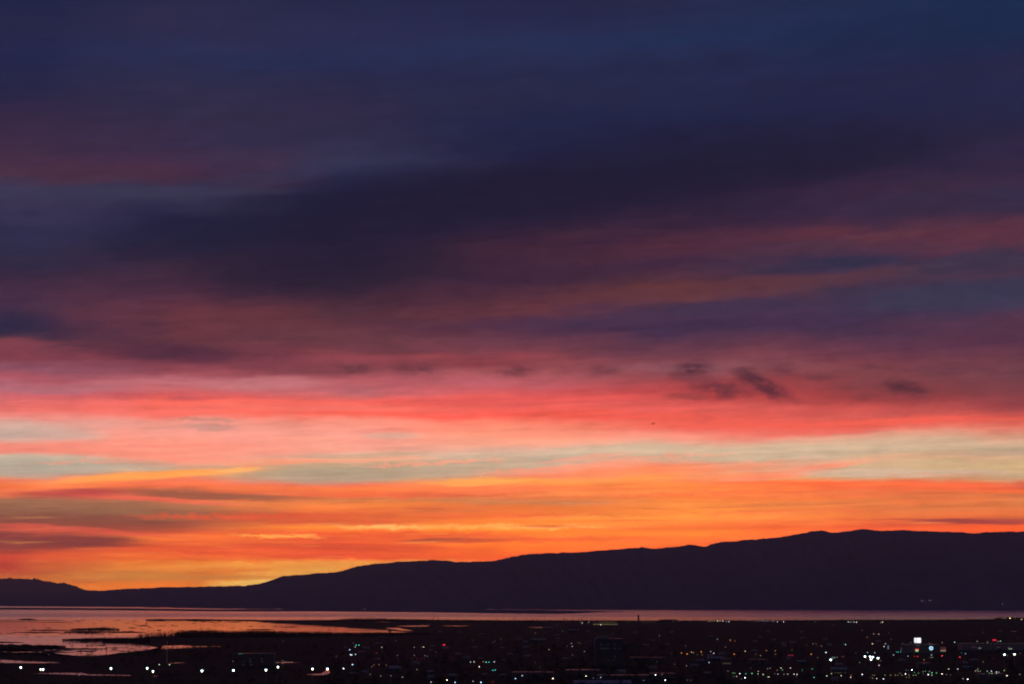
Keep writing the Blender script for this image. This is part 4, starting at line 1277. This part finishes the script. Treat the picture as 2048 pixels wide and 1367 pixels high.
# long lit hall on the shore
t, w, h, u = building("lit_hall", "long low hall with two rows of yellow windows on the lake shore", "hall", 1186, 1240, 1241.8, 1250, 40, M['wall'], M['roof'])
hall = glow("lit_hall_window", (1.0, .78, .3), .5)
hall2 = glow("dim_hall_window", (1.0, .7, .2), .22)
for k in range(14):
    window(t, (1188 + k * 3.5 - 1213) * u, (1250 - 1247.2) * u, 2.2, 2.6, hall)
for k in range(10):
    window(t, (1199 + k * 3.6 - 1213) * u, (1250 - 1243.2) * u, 2.0, 2.4, hall2)
building("shore_building", "low flat dark building breaking the shoreline right of the tall tower", "building", 1319, 1354, 1238, 1242, 30, M['dark'], M['dark'])

# stores round the cube sign
t, w, h, u = building("store", "wide dark store carrying the round bullseye sign", "store", 1812, 1880, 1288.5, 1305, 45, M['wall'], M['roof'])
bull = t
bx, bz = (1862 - 1846) * u, (1305 - 1295.4) * u
s = thing("bullseye_sign", "round blue-white sign of a ring about a dot on the store wall", "sign", bull.location + Vector((bx, -.2, bz)))
BW = glow("lit_bullseye", (.42, .75, 1.0), 1.5)
for r0, r1, nm in ((2.35, 3.9, "ring"), (0, 1.15, "dot")):
    bm = bmesh.new()
    N = 36
    def circ(r, yy):
        return [bm.verts.new((r * math.cos(a * 2 * math.pi / N), yy, r * math.sin(a * 2 * math.pi / N))) for a in range(N)]
    f_o, k_o = circ(r1, -.3), circ(r1, 0)
    if r0:
        f_i, k_i = circ(r0, -.3), circ(r0, 0)
    for i in range(N):
        j = (i + 1) % N
        bm.faces.new((f_o[i], f_o[j], k_o[j], k_o[i]))
        if r0:
            bm.faces.new((f_o[i], f_i[i], f_i[j], f_o[j]))
            bm.faces.new((f_i[i], k_i[i], k_i[j], f_i[j]))
    if not r0:
        bm.faces.new(f_o)
    bmesh.ops.recalc_face_normals(bm, faces=bm.faces)
    obj(nm, bm, BW, s)
bm = bmesh.new()
tube(bm, (0, .02, 0), (0, .12, 0), 4.3, 4.3, 36)
obj("backing", bm, M['dark'], s)

t, w, h, u = building("shop", "shop with a dim red fascia over a long lit warm shopfront", "shop", 1869.5, 1891.5, 1293, 1303.5, 24, M['wallp'], M['roof'])
bm = bmesh.new()
box(bm, (0, -.3, (1303.5 - 1295.7) * u), (w, .6, 4.6 * u))
obj("fascia", bm, glow("lit_red_fascia", (.5, .06, .03), .11), t)
for k in range(7):
    window(t, -w / 2 + (k + .5) * w / 7, (1303.5 - 1300.2) * u, w / 7 - .7, 2.7 * u, glow("lit_shopfront", (1.0, .72, .4), .3))
t, w, h, u = building("store", "long low bluish store stretching to the right picture edge", "store", 1928, 2075, 1286.5, 1299, 50, M['wallp'], M['roof'])
for x, y, ww, c, st in ((1961, 1295, 5, (.6, .9, .5), .35), (2020, 1296.4, 7, (.55, .95, .6), .5), (1950, 1293, 9, (.8, .2, .1), .1), (1997, 1293.4, 8, (.8, .2, .1), .1), (2017, 1293.4, 5, (.8, .3, .15), .12)):
    bm = bmesh.new()
    box(bm, ((x - 2001.5) * u, -.2, (1299 - y) * u), (ww * u, .3, 1.1 * u))
    obj("shop_sign", bm, glow("lit_shop_sign", c, st), t)


def neon(x, y, w, hpx, c, st, label, base=6):
    p, u = frame_at(x, y + base)
    t = thing("neon_sign", label, "sign", p)
    bm = bmesh.new()
    for sx in (-.35, .35):
        tube(bm, (sx * w * u, .3, 0), (sx * w * u, .3, base * u), .15, .15)
    obj("post", bm, M['dark'], t)
    bm = bmesh.new()
    box(bm, (0, 0, base * u), (w * u, .4, hpx * u))
    obj("lit_panel", bm, glow("lit_sign_panel", c, st), t)


neon(888, 1288.5, 5, 1.8, (1, .02, .04), 1.3, "small bright red bar sign in the dark blocks")
neon(1581.5, 1309.5, 12, 2, (.9, .02, .05), .16, "wide dim red bar sign in the orange-lit quarter")
neon(1686, 1312, 6, 2.4, (.9, .02, .05), .08, "very dim red sign left of the glaring forecourt")
neon(1989, 1279, 7, 2.6, (1, .01, .03), .9, "red bar sign above the long bluish store")
neon(1804.5, 1296.8, 3.6, 5.5, (.5, .62, 1.0), .5, "pale blue upright sign left of the white cube")
neon(1776.5, 1293.5, 2.4, 7, (.45, .6, 1.0), .22, "narrow dim blue upright sign left of the teal signals")
neon(1863, 1313.4, 6, 1.0, (.8, .8, .8), .25, "thin pale bar sign in the street below the bullseye", 3)
neon(2028, 1261.5, 10, 1.2, (.9, .3, .1), .07, "faint orange dash of a sign high in the right town", 4)

# roofs and sheds whose pale tops catch the afterglow
SHEDS = [(1024, 1108, 1343.5, 1358, 26, 'flat', 'wide shed with a faint pink roof edge left of the yard lamps'),
         (1133, 1200, 1339.5, 1351, 40, 'flat', 'long dark-blue shed block behind the yard lamps'),
         (1196, 1300, 1349.5, 1360, 30, 'flat', 'low shed reaching right from the long blue shed'),
         (1150, 1262, 1361, 1374, 46, 'ribbed', 'wide ribbed pinkish roof at the bottom edge'),
         (1300, 1350, 1346, 1357, 24, 'flat', 'shed behind the two bluish yard lamps'),
         (1416, 1447, 1312.5, 1320, 26, 'gable', 'gabled roof with a pink gleam in the orange-lit quarter'),
         (1443, 1462, 1316.5, 1330, 20, 'flat', 'flat building with a row of dull yellow windows'),
         (1262, 1330, 1313.8, 1322, 24, 'flat', 'low flat roof right of the tall office'),
         (1172, 1190, 1282, 1296, 18, 'flat', 'small block tucked left of the tall office'),
         (1240, 1258, 1283.4, 1298, 18, 'flat', 'small block tucked right of the tall office'),
         (1416, 1427, 1307.5, 1312.5, 14, 'gable', 'pale gabled house beside the pinkish lamp'),
         (1665, 1694, 1334, 1345, 22, 'ribbed', 'brownish barn with a striped ribbed roof'),
         (1596, 1612, 1319.5, 1326, 18, 'gable', 'gabled house with a faint sloping roof edge'),
         (1062, 1092, 1275.5, 1283, 20, 'gable', 'long gabled roof in the dark quarter'),
         (778, 800, 1331, 1343, 24, 'gable', 'gabled roof right of the dim orange lamps'),
         (1085, 1106, 1252.5, 1257, 24, 'gable', 'distant roof with a red gleam near the shore'),
         (1137, 1158, 1257.5, 1262, 20, 'gable', 'distant roof below the lit hall'),
         (1838, 1862, 1325, 1336, 26, 'flat', 'low grey roof under the orange lamp on the right'),
         (1500, 1535, 1318, 1328, 24, 'flat', 'flat roof under the last orange lamps'),
         (1960, 2010, 1347, 1358, 24, 'flat', 'flat roof behind the boulevard lamps')]
for x0, x1, yt, yb, dep, kind, label in SHEDS:
    t, w, h, u = building("shed", label, "building", x0, x1, yt, yb, dep, M['wallp'] if 'pale' in label else M['wall'], M['metalroof'] if kind != 'flat' else M['roof'], kind)
    if 'yellow windows' in label:
        for k in range(6):
            window(t, -w / 2 + (k + .5) * w / 6, (1330 - 1325.5) * u, 1.4, 2.2, glow("dull_yellow_window", (.7, .6, .15), .08))
    else:
        bm = bmesh.new()
        box(bm, (w * .2, -.05, 1.5), (min(4, w * .2), .1, 2.8))
        obj("door", bm, M['dark'], t)
        for k in (-.32, -.1):
            window(t, w * k, h * .35, min(2.4, w * .1), 1.3, M['glass'])

# houses among the town trees: only a dull gleam of each roof shows
rnd = random.Random(63)
HOUSES = []
while len(HOUSES) < 70:
    x, y = rnd.uniform(690, 2040), rnd.uniform(1262, 1362)
    if any(abs(x - L[0]) < 9 and -4 < y - L[1] < 12 for L in lamps) or any(abs(x - q[0]) < 14 and abs(y - q[1]) < 5 for q in HOUSES):
        continue
    if any(a_[0] - 12 < x < a_[1] + 12 and a_[2] - 3 < y < a_[3] + 12 for a_ in SHEDS) or 1180 < x < 1256 and 1272 < y < 1345 or 1800 < x and 1276 < y < 1318:
        continue
    HOUSES.append((x, y))
    wpx = rnd.uniform(6, 15) * (y - 1196) / 120
    t, w, h, u = building("house", "dark house with a dull gleaming roof among the town trees", "house", x - wpx / 2, x + wpx / 2, y - rnd.uniform(4.5, 6.5) * (y - 1196) / 130, y, rnd.uniform(9, 14),
                          rnd.choice((M['wall'], M['wallp'])), M['metalroof'], 'gable', rnd.uniform(-.35, .35), "houses among the town trees")
    for k in (-.25, .2):
        window(t, w * k, h * .32, w * .12, 1.2, M['glass'])
    bm = bmesh.new()
    box(bm, (0, -.05, 1.05), (1.1, .1, 2.1))
    obj("door", bm, M['dark'], t)

# pale green canopy of a filling station
p, u = frame_at(1667, 1318.5)
t = thing("filling_station_canopy", "pale green lit canopy beside a floodlight in the right town", "canopy", p)
bm = bmesh.new()
for sx in (-2.6, 2.6):
    for sy in (0, 5):
        tube(bm, (sx, sy, 0), (sx, sy, 4.4), .2, .2)
obj("post", bm, M['metal'], t)
bm = bmesh.new()
box(bm, (0, 2.5, 5), (8.5, 8, 1.1))
obj("roof", bm, M['wallp'], t)
bm = bmesh.new()
box(bm, (0, -1.6, 4.2), (7, .12, 2.6))
obj("lit_panel", bm, glow("lit_pale_green", (.5, .8, .65), .13), t)

# ------------------------------------------------------------------ masts, tower, pole
p, u = frame_at(1277, 1241)
t = thing("control_tower", "slim tower with a wider cab standing up against the lake", "tower", p)
bm = bmesh.new()
tube(bm, (0, 0, 0), (0, 0, 8 * u), 1.9 * u, 1.5 * u, 12)
obj("shaft", bm, M['dark'], t)
bm = bmesh.new()
tube(bm, (0, 0, 8 * u), (0, 0, 10.6 * u), 1.6 * u, 2.3 * u, 12)
obj("cab", bm, M['glass'], t)
bm = bmesh.new()
tube(bm, (0, 0, 10.6 * u), (0, 0, 11.4 * u), 2.6 * u, 2.3 * u, 12)
tube(bm, (0, 0, 11.4 * u), (0, 0, 13 * u), .3, .1, 6)
obj("roof", bm, M['dark'], t)

p, u = frame_at(333.5, 1328)
t = thing("tall_pole", "very tall pale pole rising in front of the marsh", "pole", p)
bm = bmesh.new()
tube(bm, (0, 0, 0), (0, 0, 45 * u), .75, .4, 10)
obj("shaft", bm, M['pale'], t)
bm = bmesh.new()
tube(bm, (0, 0, -.1), (0, 0, 1.2), .9, .8, 12)
obj("footing", bm, M['wall'], t)
bm = bmesh.new()
ball(bm, (0, 0, 45 * u), .5)
obj("cap", bm, M['pale'], t)


def lattice(x, yb, yt, label, arms):
    p, u = frame_at(x, yb)
    t = thing("lattice_mast", label, "mast", p, .4, "thin masts in the marsh")
    hgt = (yb - yt) * u
    bm = bmesh.new()
    for a in range(3):
        q = Vector((math.cos(a * 2.094), math.sin(a * 2.094), 0))
        tube(bm, q * .6, q * .4 + Vector((0, 0, hgt)), .2, .16, 5)
    k = 0.0
    while k < hgt - 1.6:
        for a in range(3):
            q0 = Vector((math.cos(a * 2.094), math.sin(a * 2.094), 0)) * .45
            q1 = Vector((math.cos((a + 1) * 2.094), math.sin((a + 1) * 2.094), 0)) * .45
            tube(bm, q0 + Vector((0, 0, k)), q1 + Vector((0, 0, k + 1.5)), .05, .05, 4)
        k += 1.5
    obj("lattice", bm, M['dark'], t)
    for f, ww in arms:
        bm = bmesh.new()
        tube(bm, (-ww * u, 0, hgt * f), (ww * u, 0, hgt * f + .8), .16, .12, 5)
        for sx in (-1, 0.4, 1):
            tube(bm, (sx * ww * u, 0, hgt * f - .2), (sx * ww * u, 0, hgt * f + 1.6), .12, .12, 5)
        obj("antenna_arm", bm, M['dark'], t)
    return t, hgt


lattice(183.5, 1310.5, 1266, "thin dark mast with antenna arms rising from the left marsh", [(.88, 1.8), (.72, 1.2), (.45, 1.0)])
lattice(212.5, 1309.5, 1290, "shorter thin dark mast right of the tall marsh mast", [(.7, 1.3)])
t, hgt = lattice(612, 1239.5, 1212, "hair-thin tall mast with a red beacon against the lake", [])
mat = lamp_glow('R', 2.0, math.pi * (1.0 / px_size(10500)) ** 2)
bm = bmesh.new()
ball(bm, (0, 0, hgt + 1), 1.0)
obj("beacon", bm, mat, t)
for x, y0, y1, label in ((2027, 1062.5, 1056.5, "thin mast on the right end of the mountain crest"),):
    d = 30500.0
    b0, b1 = at_range(x, y0 + 2, d), at_range(x, y1, d)
    t = thing("crest_mast", label, "mast", b0)
    bm = bmesh.new()
    tube(bm, (0, 0, -20), (0, 0, b1.z - b0.z), 2.2, .8, 6)
    obj("shaft", bm, M['dark'], t)
    bm = bmesh.new()
    tube(bm, (-5, 0, b1.z - b0.z - 14), (5, 0, b1.z - b0.z - 14), 1.2, 1.2, 6)
    obj("antenna_arm", bm, M['dark'], t)

# ------------------------------------------------------------------ a bird on the wing
bp = at_range(1306, 847, 640)
t = thing("bird", "tiny dark bird gliding before the red clouds", "bird", bp, .5)
t.rotation_euler = (math.radians(42), math.radians(-14), .35)
bm = bmesh.new()
tube(bm, (0, -.28, 0), (0, .1, .02), .03, .09, 8)
tube(bm, (0, .1, .02), (0, .3, .03), .09, .05, 8)
ball(bm, (0, .34, .05), .06, 1, 1.2, 1, 8, 6)
tube(bm, (0, .38, .05), (0, .48, .04), .025, .005, 6)
box(bm, (0, -.36, 0), (.14, .2, .02))
obj("body", bm, M['bird'], t)
for s in (-1, 1):
    bm = bmesh.new()
    pts = [(0, .14, .04), (s * .34, .2, .16), (s * .82, .02, .06), (s * .36, -.02, .14), (0, -.12, .03)]
    up = [bm.verts.new(q) for q in pts]
    dn = [bm.verts.new((q[0], q[1], q[2] - .03)) for q in pts]
    for lay in (up, dn):
        bm.faces.new((lay[0], lay[1], lay[3], lay[4]))
        bm.faces.new((lay[1], lay[2], lay[3]))
    for i in range(5):
        bm.faces.new((up[i], up[(i + 1) % 5], dn[(i + 1) % 5], dn[i]))
    bmesh.ops.recalc_face_normals(bm, faces=bm.faces)
    obj("wing", bm, M['bird'], t)


# ------------------------------------------------------------------ trees
def quad(bm, c, s, rnd):
    n = Vector((rnd.uniform(-1, 1), rnd.uniform(-1, 1), rnd.uniform(-.6, 1))).normalized()
    a = n.orthogonal().normalized() * s
    b_ = n.cross(a).normalized() * s * rnd.uniform(.5, 1)
    c = Vector(c)
    vs = [bm.verts.new(c + q) for q in (a, b_, -a, -b_)]
    bm.faces.new(vs)


def crown_into(bm, base, hgt, wid, rnd, n=60, low=.3):
    lumps = [(rnd.uniform(-.5, .5) * wid, rnd.uniform(-.5, .5) * wid, hgt * rnd.uniform(low + .12, .86), rnd.uniform(.22, .42) * wid) for _ in range(5)]
    lumps.append((0, 0, hgt * .8, .3 * wid))
    for _ in range(n):
        lx, ly, lz, lr = rnd.choice(lumps)
        v = Vector((rnd.gauss(0, 1), rnd.gauss(0, 1), rnd.gauss(0, .8))).normalized() * lr * rnd.uniform(.5, 1.05)
        quad(bm, (base[0] + lx + v.x, base[1] + ly + v.y, base[2] + lz + v.z), wid * rnd.uniform(.07, .14), rnd)


def bare_tree_mesh(seed, hgt):
    rnd = random.Random(seed)
    trunk, crown = bmesh.new(), bmesh.new()
    tube(trunk, (0, 0, -.5), (0, 0, hgt * .35), hgt * .035, hgt * .025, 7)
    for k in range(7):
        a = k * 2.4 + rnd.random()
        s = Vector((0, 0, hgt * rnd.uniform(.22, .35)))
        e = Vector((math.cos(a) * hgt * rnd.uniform(.15, .34), math.sin(a) * hgt * rnd.uniform(.15, .34), hgt * rnd.uniform(.6, .9)))
        tube(trunk, s, e, hgt * .016, hgt * .006, 5)
        for j in range(9):
            f = rnd.uniform(.35, 1)
            b0 = s.lerp(e, f)
            b1 = b0 + Vector((rnd.uniform(-1, 1), rnd.uniform(-1, 1), rnd.uniform(.1, 1))) * hgt * .13
            tube(crown, b0, b1, hgt * .006, hgt * .003, 3)
            for q in range(2):
                quad(crown, b0.lerp(b1, rnd.random()) + Vector((rnd.uniform(-1, 1), rnd.uniform(-1, 1), rnd.uniform(-1, 1))) * hgt * .03, hgt * .022, rnd)
    out = []
    for bm_, nm, mt in ((trunk, "trunk", M['bark']), (crown, "crown", M['leaf'])):
        me = bpy.data.meshes.new(nm)
        bm_.to_mesh(me)
        bm_.free()
        me.materials.append(mt)
        out.append(me)
    return out


KINDS = [bare_tree_mesh(s, 10.0) for s in range(5)]
SHORE_TREES = [(866, 5), (877, 4.5), (900, 3), (913, 3), (929, 3.5), (950, 3), (976, 3), (993, 5.5), (1029, 6), (1055, 4.5), (1065, 4.5), (1074, 4.5), (1100, 2.6),
               (1129, 6), (1134, 5), (1145, 5), (1157, 5.5), (1163, 6), (1184, 7), (1195, 4.5), (1208, 3.4), (1254, 3.4), (1262, 2.6), (1416, 3), (1430, 4.5), (1438, 5),
               (1444, 4), (1452, 4), (1464, 3.6), (1478, 3.4), (1489, 3.6), (1508, 3), (1518, 3.6), (1530, 3.6), (1541, 3), (1556, 3), (1575, 4.5), (1593, 5),
               (1613, 3.4), (1631, 3.2), (1670, 3), (1684, 5), (1708, 3), (1740, 2.6)]
n_s = len(SHORE_TREES)
TENS = {2: 'twenty', 3: 'thirty', 4: 'forty'}


def ordword(i):
    i += 1
    if i <= 20:
        return ORD[i - 1]
    if i % 10 == 0:
        return {30: 'thirtieth', 40: 'fortieth'}[i]
    return TENS[i // 10] + '-' + ORD[i % 10 - 1]


half = {}
for i, (x, hpx) in enumerate(SHORE_TREES):
    rnd = random.Random(100 + i)
    if x < 1000:
        where = 'left of the shore dip'
    elif x < 1270:
        where = 'round the lit hall'
    elif x < 1500:
        where = 'above the shoreline lamp row'
    else:
        where = 'along the bare right shore'
    j = half.get(where, 0)
    half[where] = j + 1
    size = 'tall' if hpx >= 5 else 'middling' if hpx > 3.3 else 'low'
    yb = interp([(850, 1238.6), (1024, 1240.3), (1280, 1240.8), (1500, 1240.6), (1700, 1239.6), (1800, 1239)], x) + .4
    p, u = frame_at(x, yb)
    t = thing("shore_tree", f"{size} leafless tree {where}, {ordword(j)} from left", "tree", p, rnd.uniform(0, 6), "bare trees along the lake shore")
    k = (hpx + .8) * u / 10.0
    t.scale = (k * rnd.uniform(1.0, 1.5), k * 1.1, k)
    tr, cr = rnd.choice(KINDS)
    child("trunk", tr, t)
    child("crown", cr, t)

# reed and bare-wood belt of the marsh: one mass of upright stems
rnd = random.Random(21)
bm = bmesh.new()


def stems(x0, x1, ytop, ybase, n, wpx=(.15, .5)):
    for _ in range(n):
        x = rnd.uniform(x0, x1)
        yb = interp(ybase, x) + rnd.uniform(-1.5, 1.5)
        yt = interp(ytop, x)
        p, u = frame_at(x, yb)
        h = (yb - yt) * u * rnd.uniform(.55, 1.12)
        if h <= .3:
            continue
        w = rnd.uniform(*wpx) * u
        lean = Vector((rnd.uniform(-.06, .06) * h, 0, h))
        a = rnd.uniform(0, math.pi)
        d = Vector((math.cos(a), math.sin(a) * .5, 0)) * w
        v = [bm.verts.new(p - d), bm.verts.new(p + d), bm.verts.new(p + lean + d * .35), bm.verts.new(p + lean - d * .35)]
        bm.faces.new(v)
        if rnd.random() < .6:
            f = rnd.uniform(.4, .9)
            q = p + lean * f
            e = q + Vector((rnd.uniform(-.25, .25) * h, rnd.uniform(-.1, .1) * h, h * rnd.uniform(.08, .25)))
            dd = d * .5
            bm.faces.new([bm.verts.new(z) for z in (q - dd, q + dd, e + dd * .3, e - dd * .3)])


stems(275, 420, [(275, 1266), (300, 1263), (340, 1262), (380, 1261), (400, 1260), (420, 1259)], [(275, 1275), (420, 1272)], 800)
stems(350, 620, [(350, 1262), (400, 1260), (425, 1259), (450, 1261), (480, 1261), (500, 1259), (560, 1261), (620, 1263)], [(350, 1273), (620, 1270.5)], 5200)
stems(600, 860, [(600, 1262), (640, 1262), (700, 1263.5), (760, 1263), (830, 1264), (860, 1264)], [(600, 1271), (760, 1268), (860, 1267)], 3600)
stems(-40, 132, [(-40, 1288), (40, 1290), (70, 1287.5), (132, 1289)], [(-40, 1296), (132, 1293)], 900)
stems(140, 240, [(140, 1256), (190, 1253.8), (215, 1254), (240, 1256)], [(140, 1259), (240, 1259)], 700)
stems(290, 520, [(290, 1237.5), (320, 1235.6), (340, 1236.8), (400, 1236), (430, 1237.2), (520, 1237.6)], [(290, 1239), (520, 1239)], 900)
stems(126, 210, [(126, 1262), (170, 1260), (210, 1261.4)], [(126, 1264), (210, 1264)], 350)
stems(36, 74, [(36, 1236), (56, 1235.4), (74, 1237)], [(36, 1238.5), (74, 1238.5)], 130)
stems(60, 216, [(60, 1294.6), (216, 1295)], [(60, 1297), (216, 1297)], 350)
stems(125, 300, [(125, 1276), (200, 1274), (300, 1272)], [(125, 1281), (300, 1286)], 900)
stems(-40, 330, [(-40, 1302), (60, 1302.5), (150, 1309), (212, 1307.5), (262, 1301), (330, 1293)], [(-40, 1305), (150, 1312), (212, 1310.5), (330, 1297)], 1200)
stems(-40, 130, [(-40, 1315.5), (130, 1321)], [(-40, 1320), (130, 1325)], 160)
stems(60, 268, [(60, 1343.6), (170, 1344.5), (268, 1347.5)], [(60, 1346.5), (170, 1348.5), (268, 1351)], 170, (.2, .8))
stems(318, 460, [(318, 1291), (460, 1290)], [(318, 1296), (390, 1294.5), (460, 1293)], 260)
stems(606, 664, [(606, 1344), (664, 1340)], [(606, 1348.5), (664, 1348)], 40)
stems(545, 610, [(545, 1321.6), (610, 1321.4)], [(545, 1324.2), (610, 1324)], 60)
stems(330, 376, [(330, 1322.6), (376, 1322)], [(330, 1325.4), (376, 1324.8)], 40)
stems(124, 300, [(124, 1277), (150, 1275.4), (185, 1274), (256, 1273.6), (300, 1272)], [(124, 1278.4), (185, 1279), (300, 1282)], 900)
stems(660, 860, [(660, 1239), (690, 1235.6), (705, 1234.5), (740, 1234), (760, 1234.6), (800, 1236), (860, 1237)], [(660, 1241), (860, 1241)], 1500)
stems(1990, 2110, [(1985, 1237), (1994, 1234), (2048, 1233.4), (2110, 1232)], [(1985, 1237.6), (2110, 1238)], 900, (.4, 1.0))
stems(860, 1760, [(860, 1237.6), (1024, 1239), (1280, 1239.6), (1500, 1239.2), (1700, 1238), (1760, 1237.6)], [(860, 1240.5), (1280, 1242), (1760, 1241)], 3600, (.3, .8))
stems(1760, 1990, [(1760, 1238), (1990, 1236.8)], [(1760, 1240.5), (1990, 1240)], 700, (.3, .8))
tag(obj("reed_belt", bm, M['reed']), "belts of bare brush and reeds along the marsh and shore", kind='stuff')

# dark town trees: one far mass
bm = bmesh.new()
rnd = random.Random(5)
ALL = HOUSES + KEEP + [(f[0], f[1]) for f in FLOODS] + [(s_[0], s_[1]) for s_ in SIGNALS] + [(c_[0], c_[1]) for c_ in CARS] + \
    [(1836, 1280), (1834, 1299), (1862, 1295), (1875, 1299), (1884, 1299), (1989, 1279), (888, 1288), (1581, 1309), (1804, 1297), (1776, 1293), (1961, 1295), (2020, 1296),
     (1213, 1247), (1225, 1247), (1195, 1247), (1235, 1247), (1203, 1290), (1230, 1290), (1217, 1290), (1217, 1321), (1452, 1326), (1667, 1315), (1680, 1336), (481, 1307), (333.5, 1300), (333.5, 1315)]
pts_by = {}
for q in ALL:
    pts_by.setdefault(int(q[0] // 20), []).append(q)
made = 0
while made < 3600:
    y = 1243 + (1385 - 1243) * rnd.random() ** 1.15
    x = rnd.uniform(-40, 2090)
    left_edge = interp([(1243, 1000), (1262, 900), (1270, 300), (1300, 330), (1312, 150), (1330, -60), (1390, -60)], y)
    if x < left_edge:
        continue
    if x < 640 and y > 1318 and rnd.random() < .8:
        continue
    if 40 < x < 280 and 1338 < y < 1362 or 600 < x < 670 and y > 1333 and y < 1362:
        continue
    p, u = frame_at(x, y)
    h = rnd.uniform(5, 12)
    w = h * rnd.uniform(.6, 1.0)
    hp, wp = h / u, w / u / 2 + 2
    bad = False
    for c in (int(x // 20) - 1, int(x // 20), int(x // 20) + 1):
        for qx, qy in pts_by.get(c, ()):
            if abs(qx - x) < wp and y - hp - 4 < qy < y + 14:
                bad = True
    if bad:
        continue
    crown_into(bm, p, h, w, rnd, 26 if y > 1290 else 14, .1)
    made += 1
tag(obj("town_woods", bm, M['leaf']), "dark mass of town trees filling the plain", kind='stuff')

# ------------------------------------------------------------------ evening haze over the valley
hz, hb, hp = material("evening_haze")
hz.node_tree.nodes.remove(hp)
pv = hb.n('ShaderNodeVolumePrincipled')
pv.inputs['Color'].default_value = (.72, .76, 1.0, 1)
pv.inputs['Density'].default_value = HAZE
pv.inputs['Anisotropy'].default_value = HAZE_G
hb.link(pv.outputs[0], hz.node_tree.nodes['Material Output'].inputs['Volume'])
bm = bmesh.new()
box(bm, (0, 34000, 607), (90000, 76000, 1226))
tag(obj("haze", bm, hz), "thin evening haze filling the valley", kind='stuff')
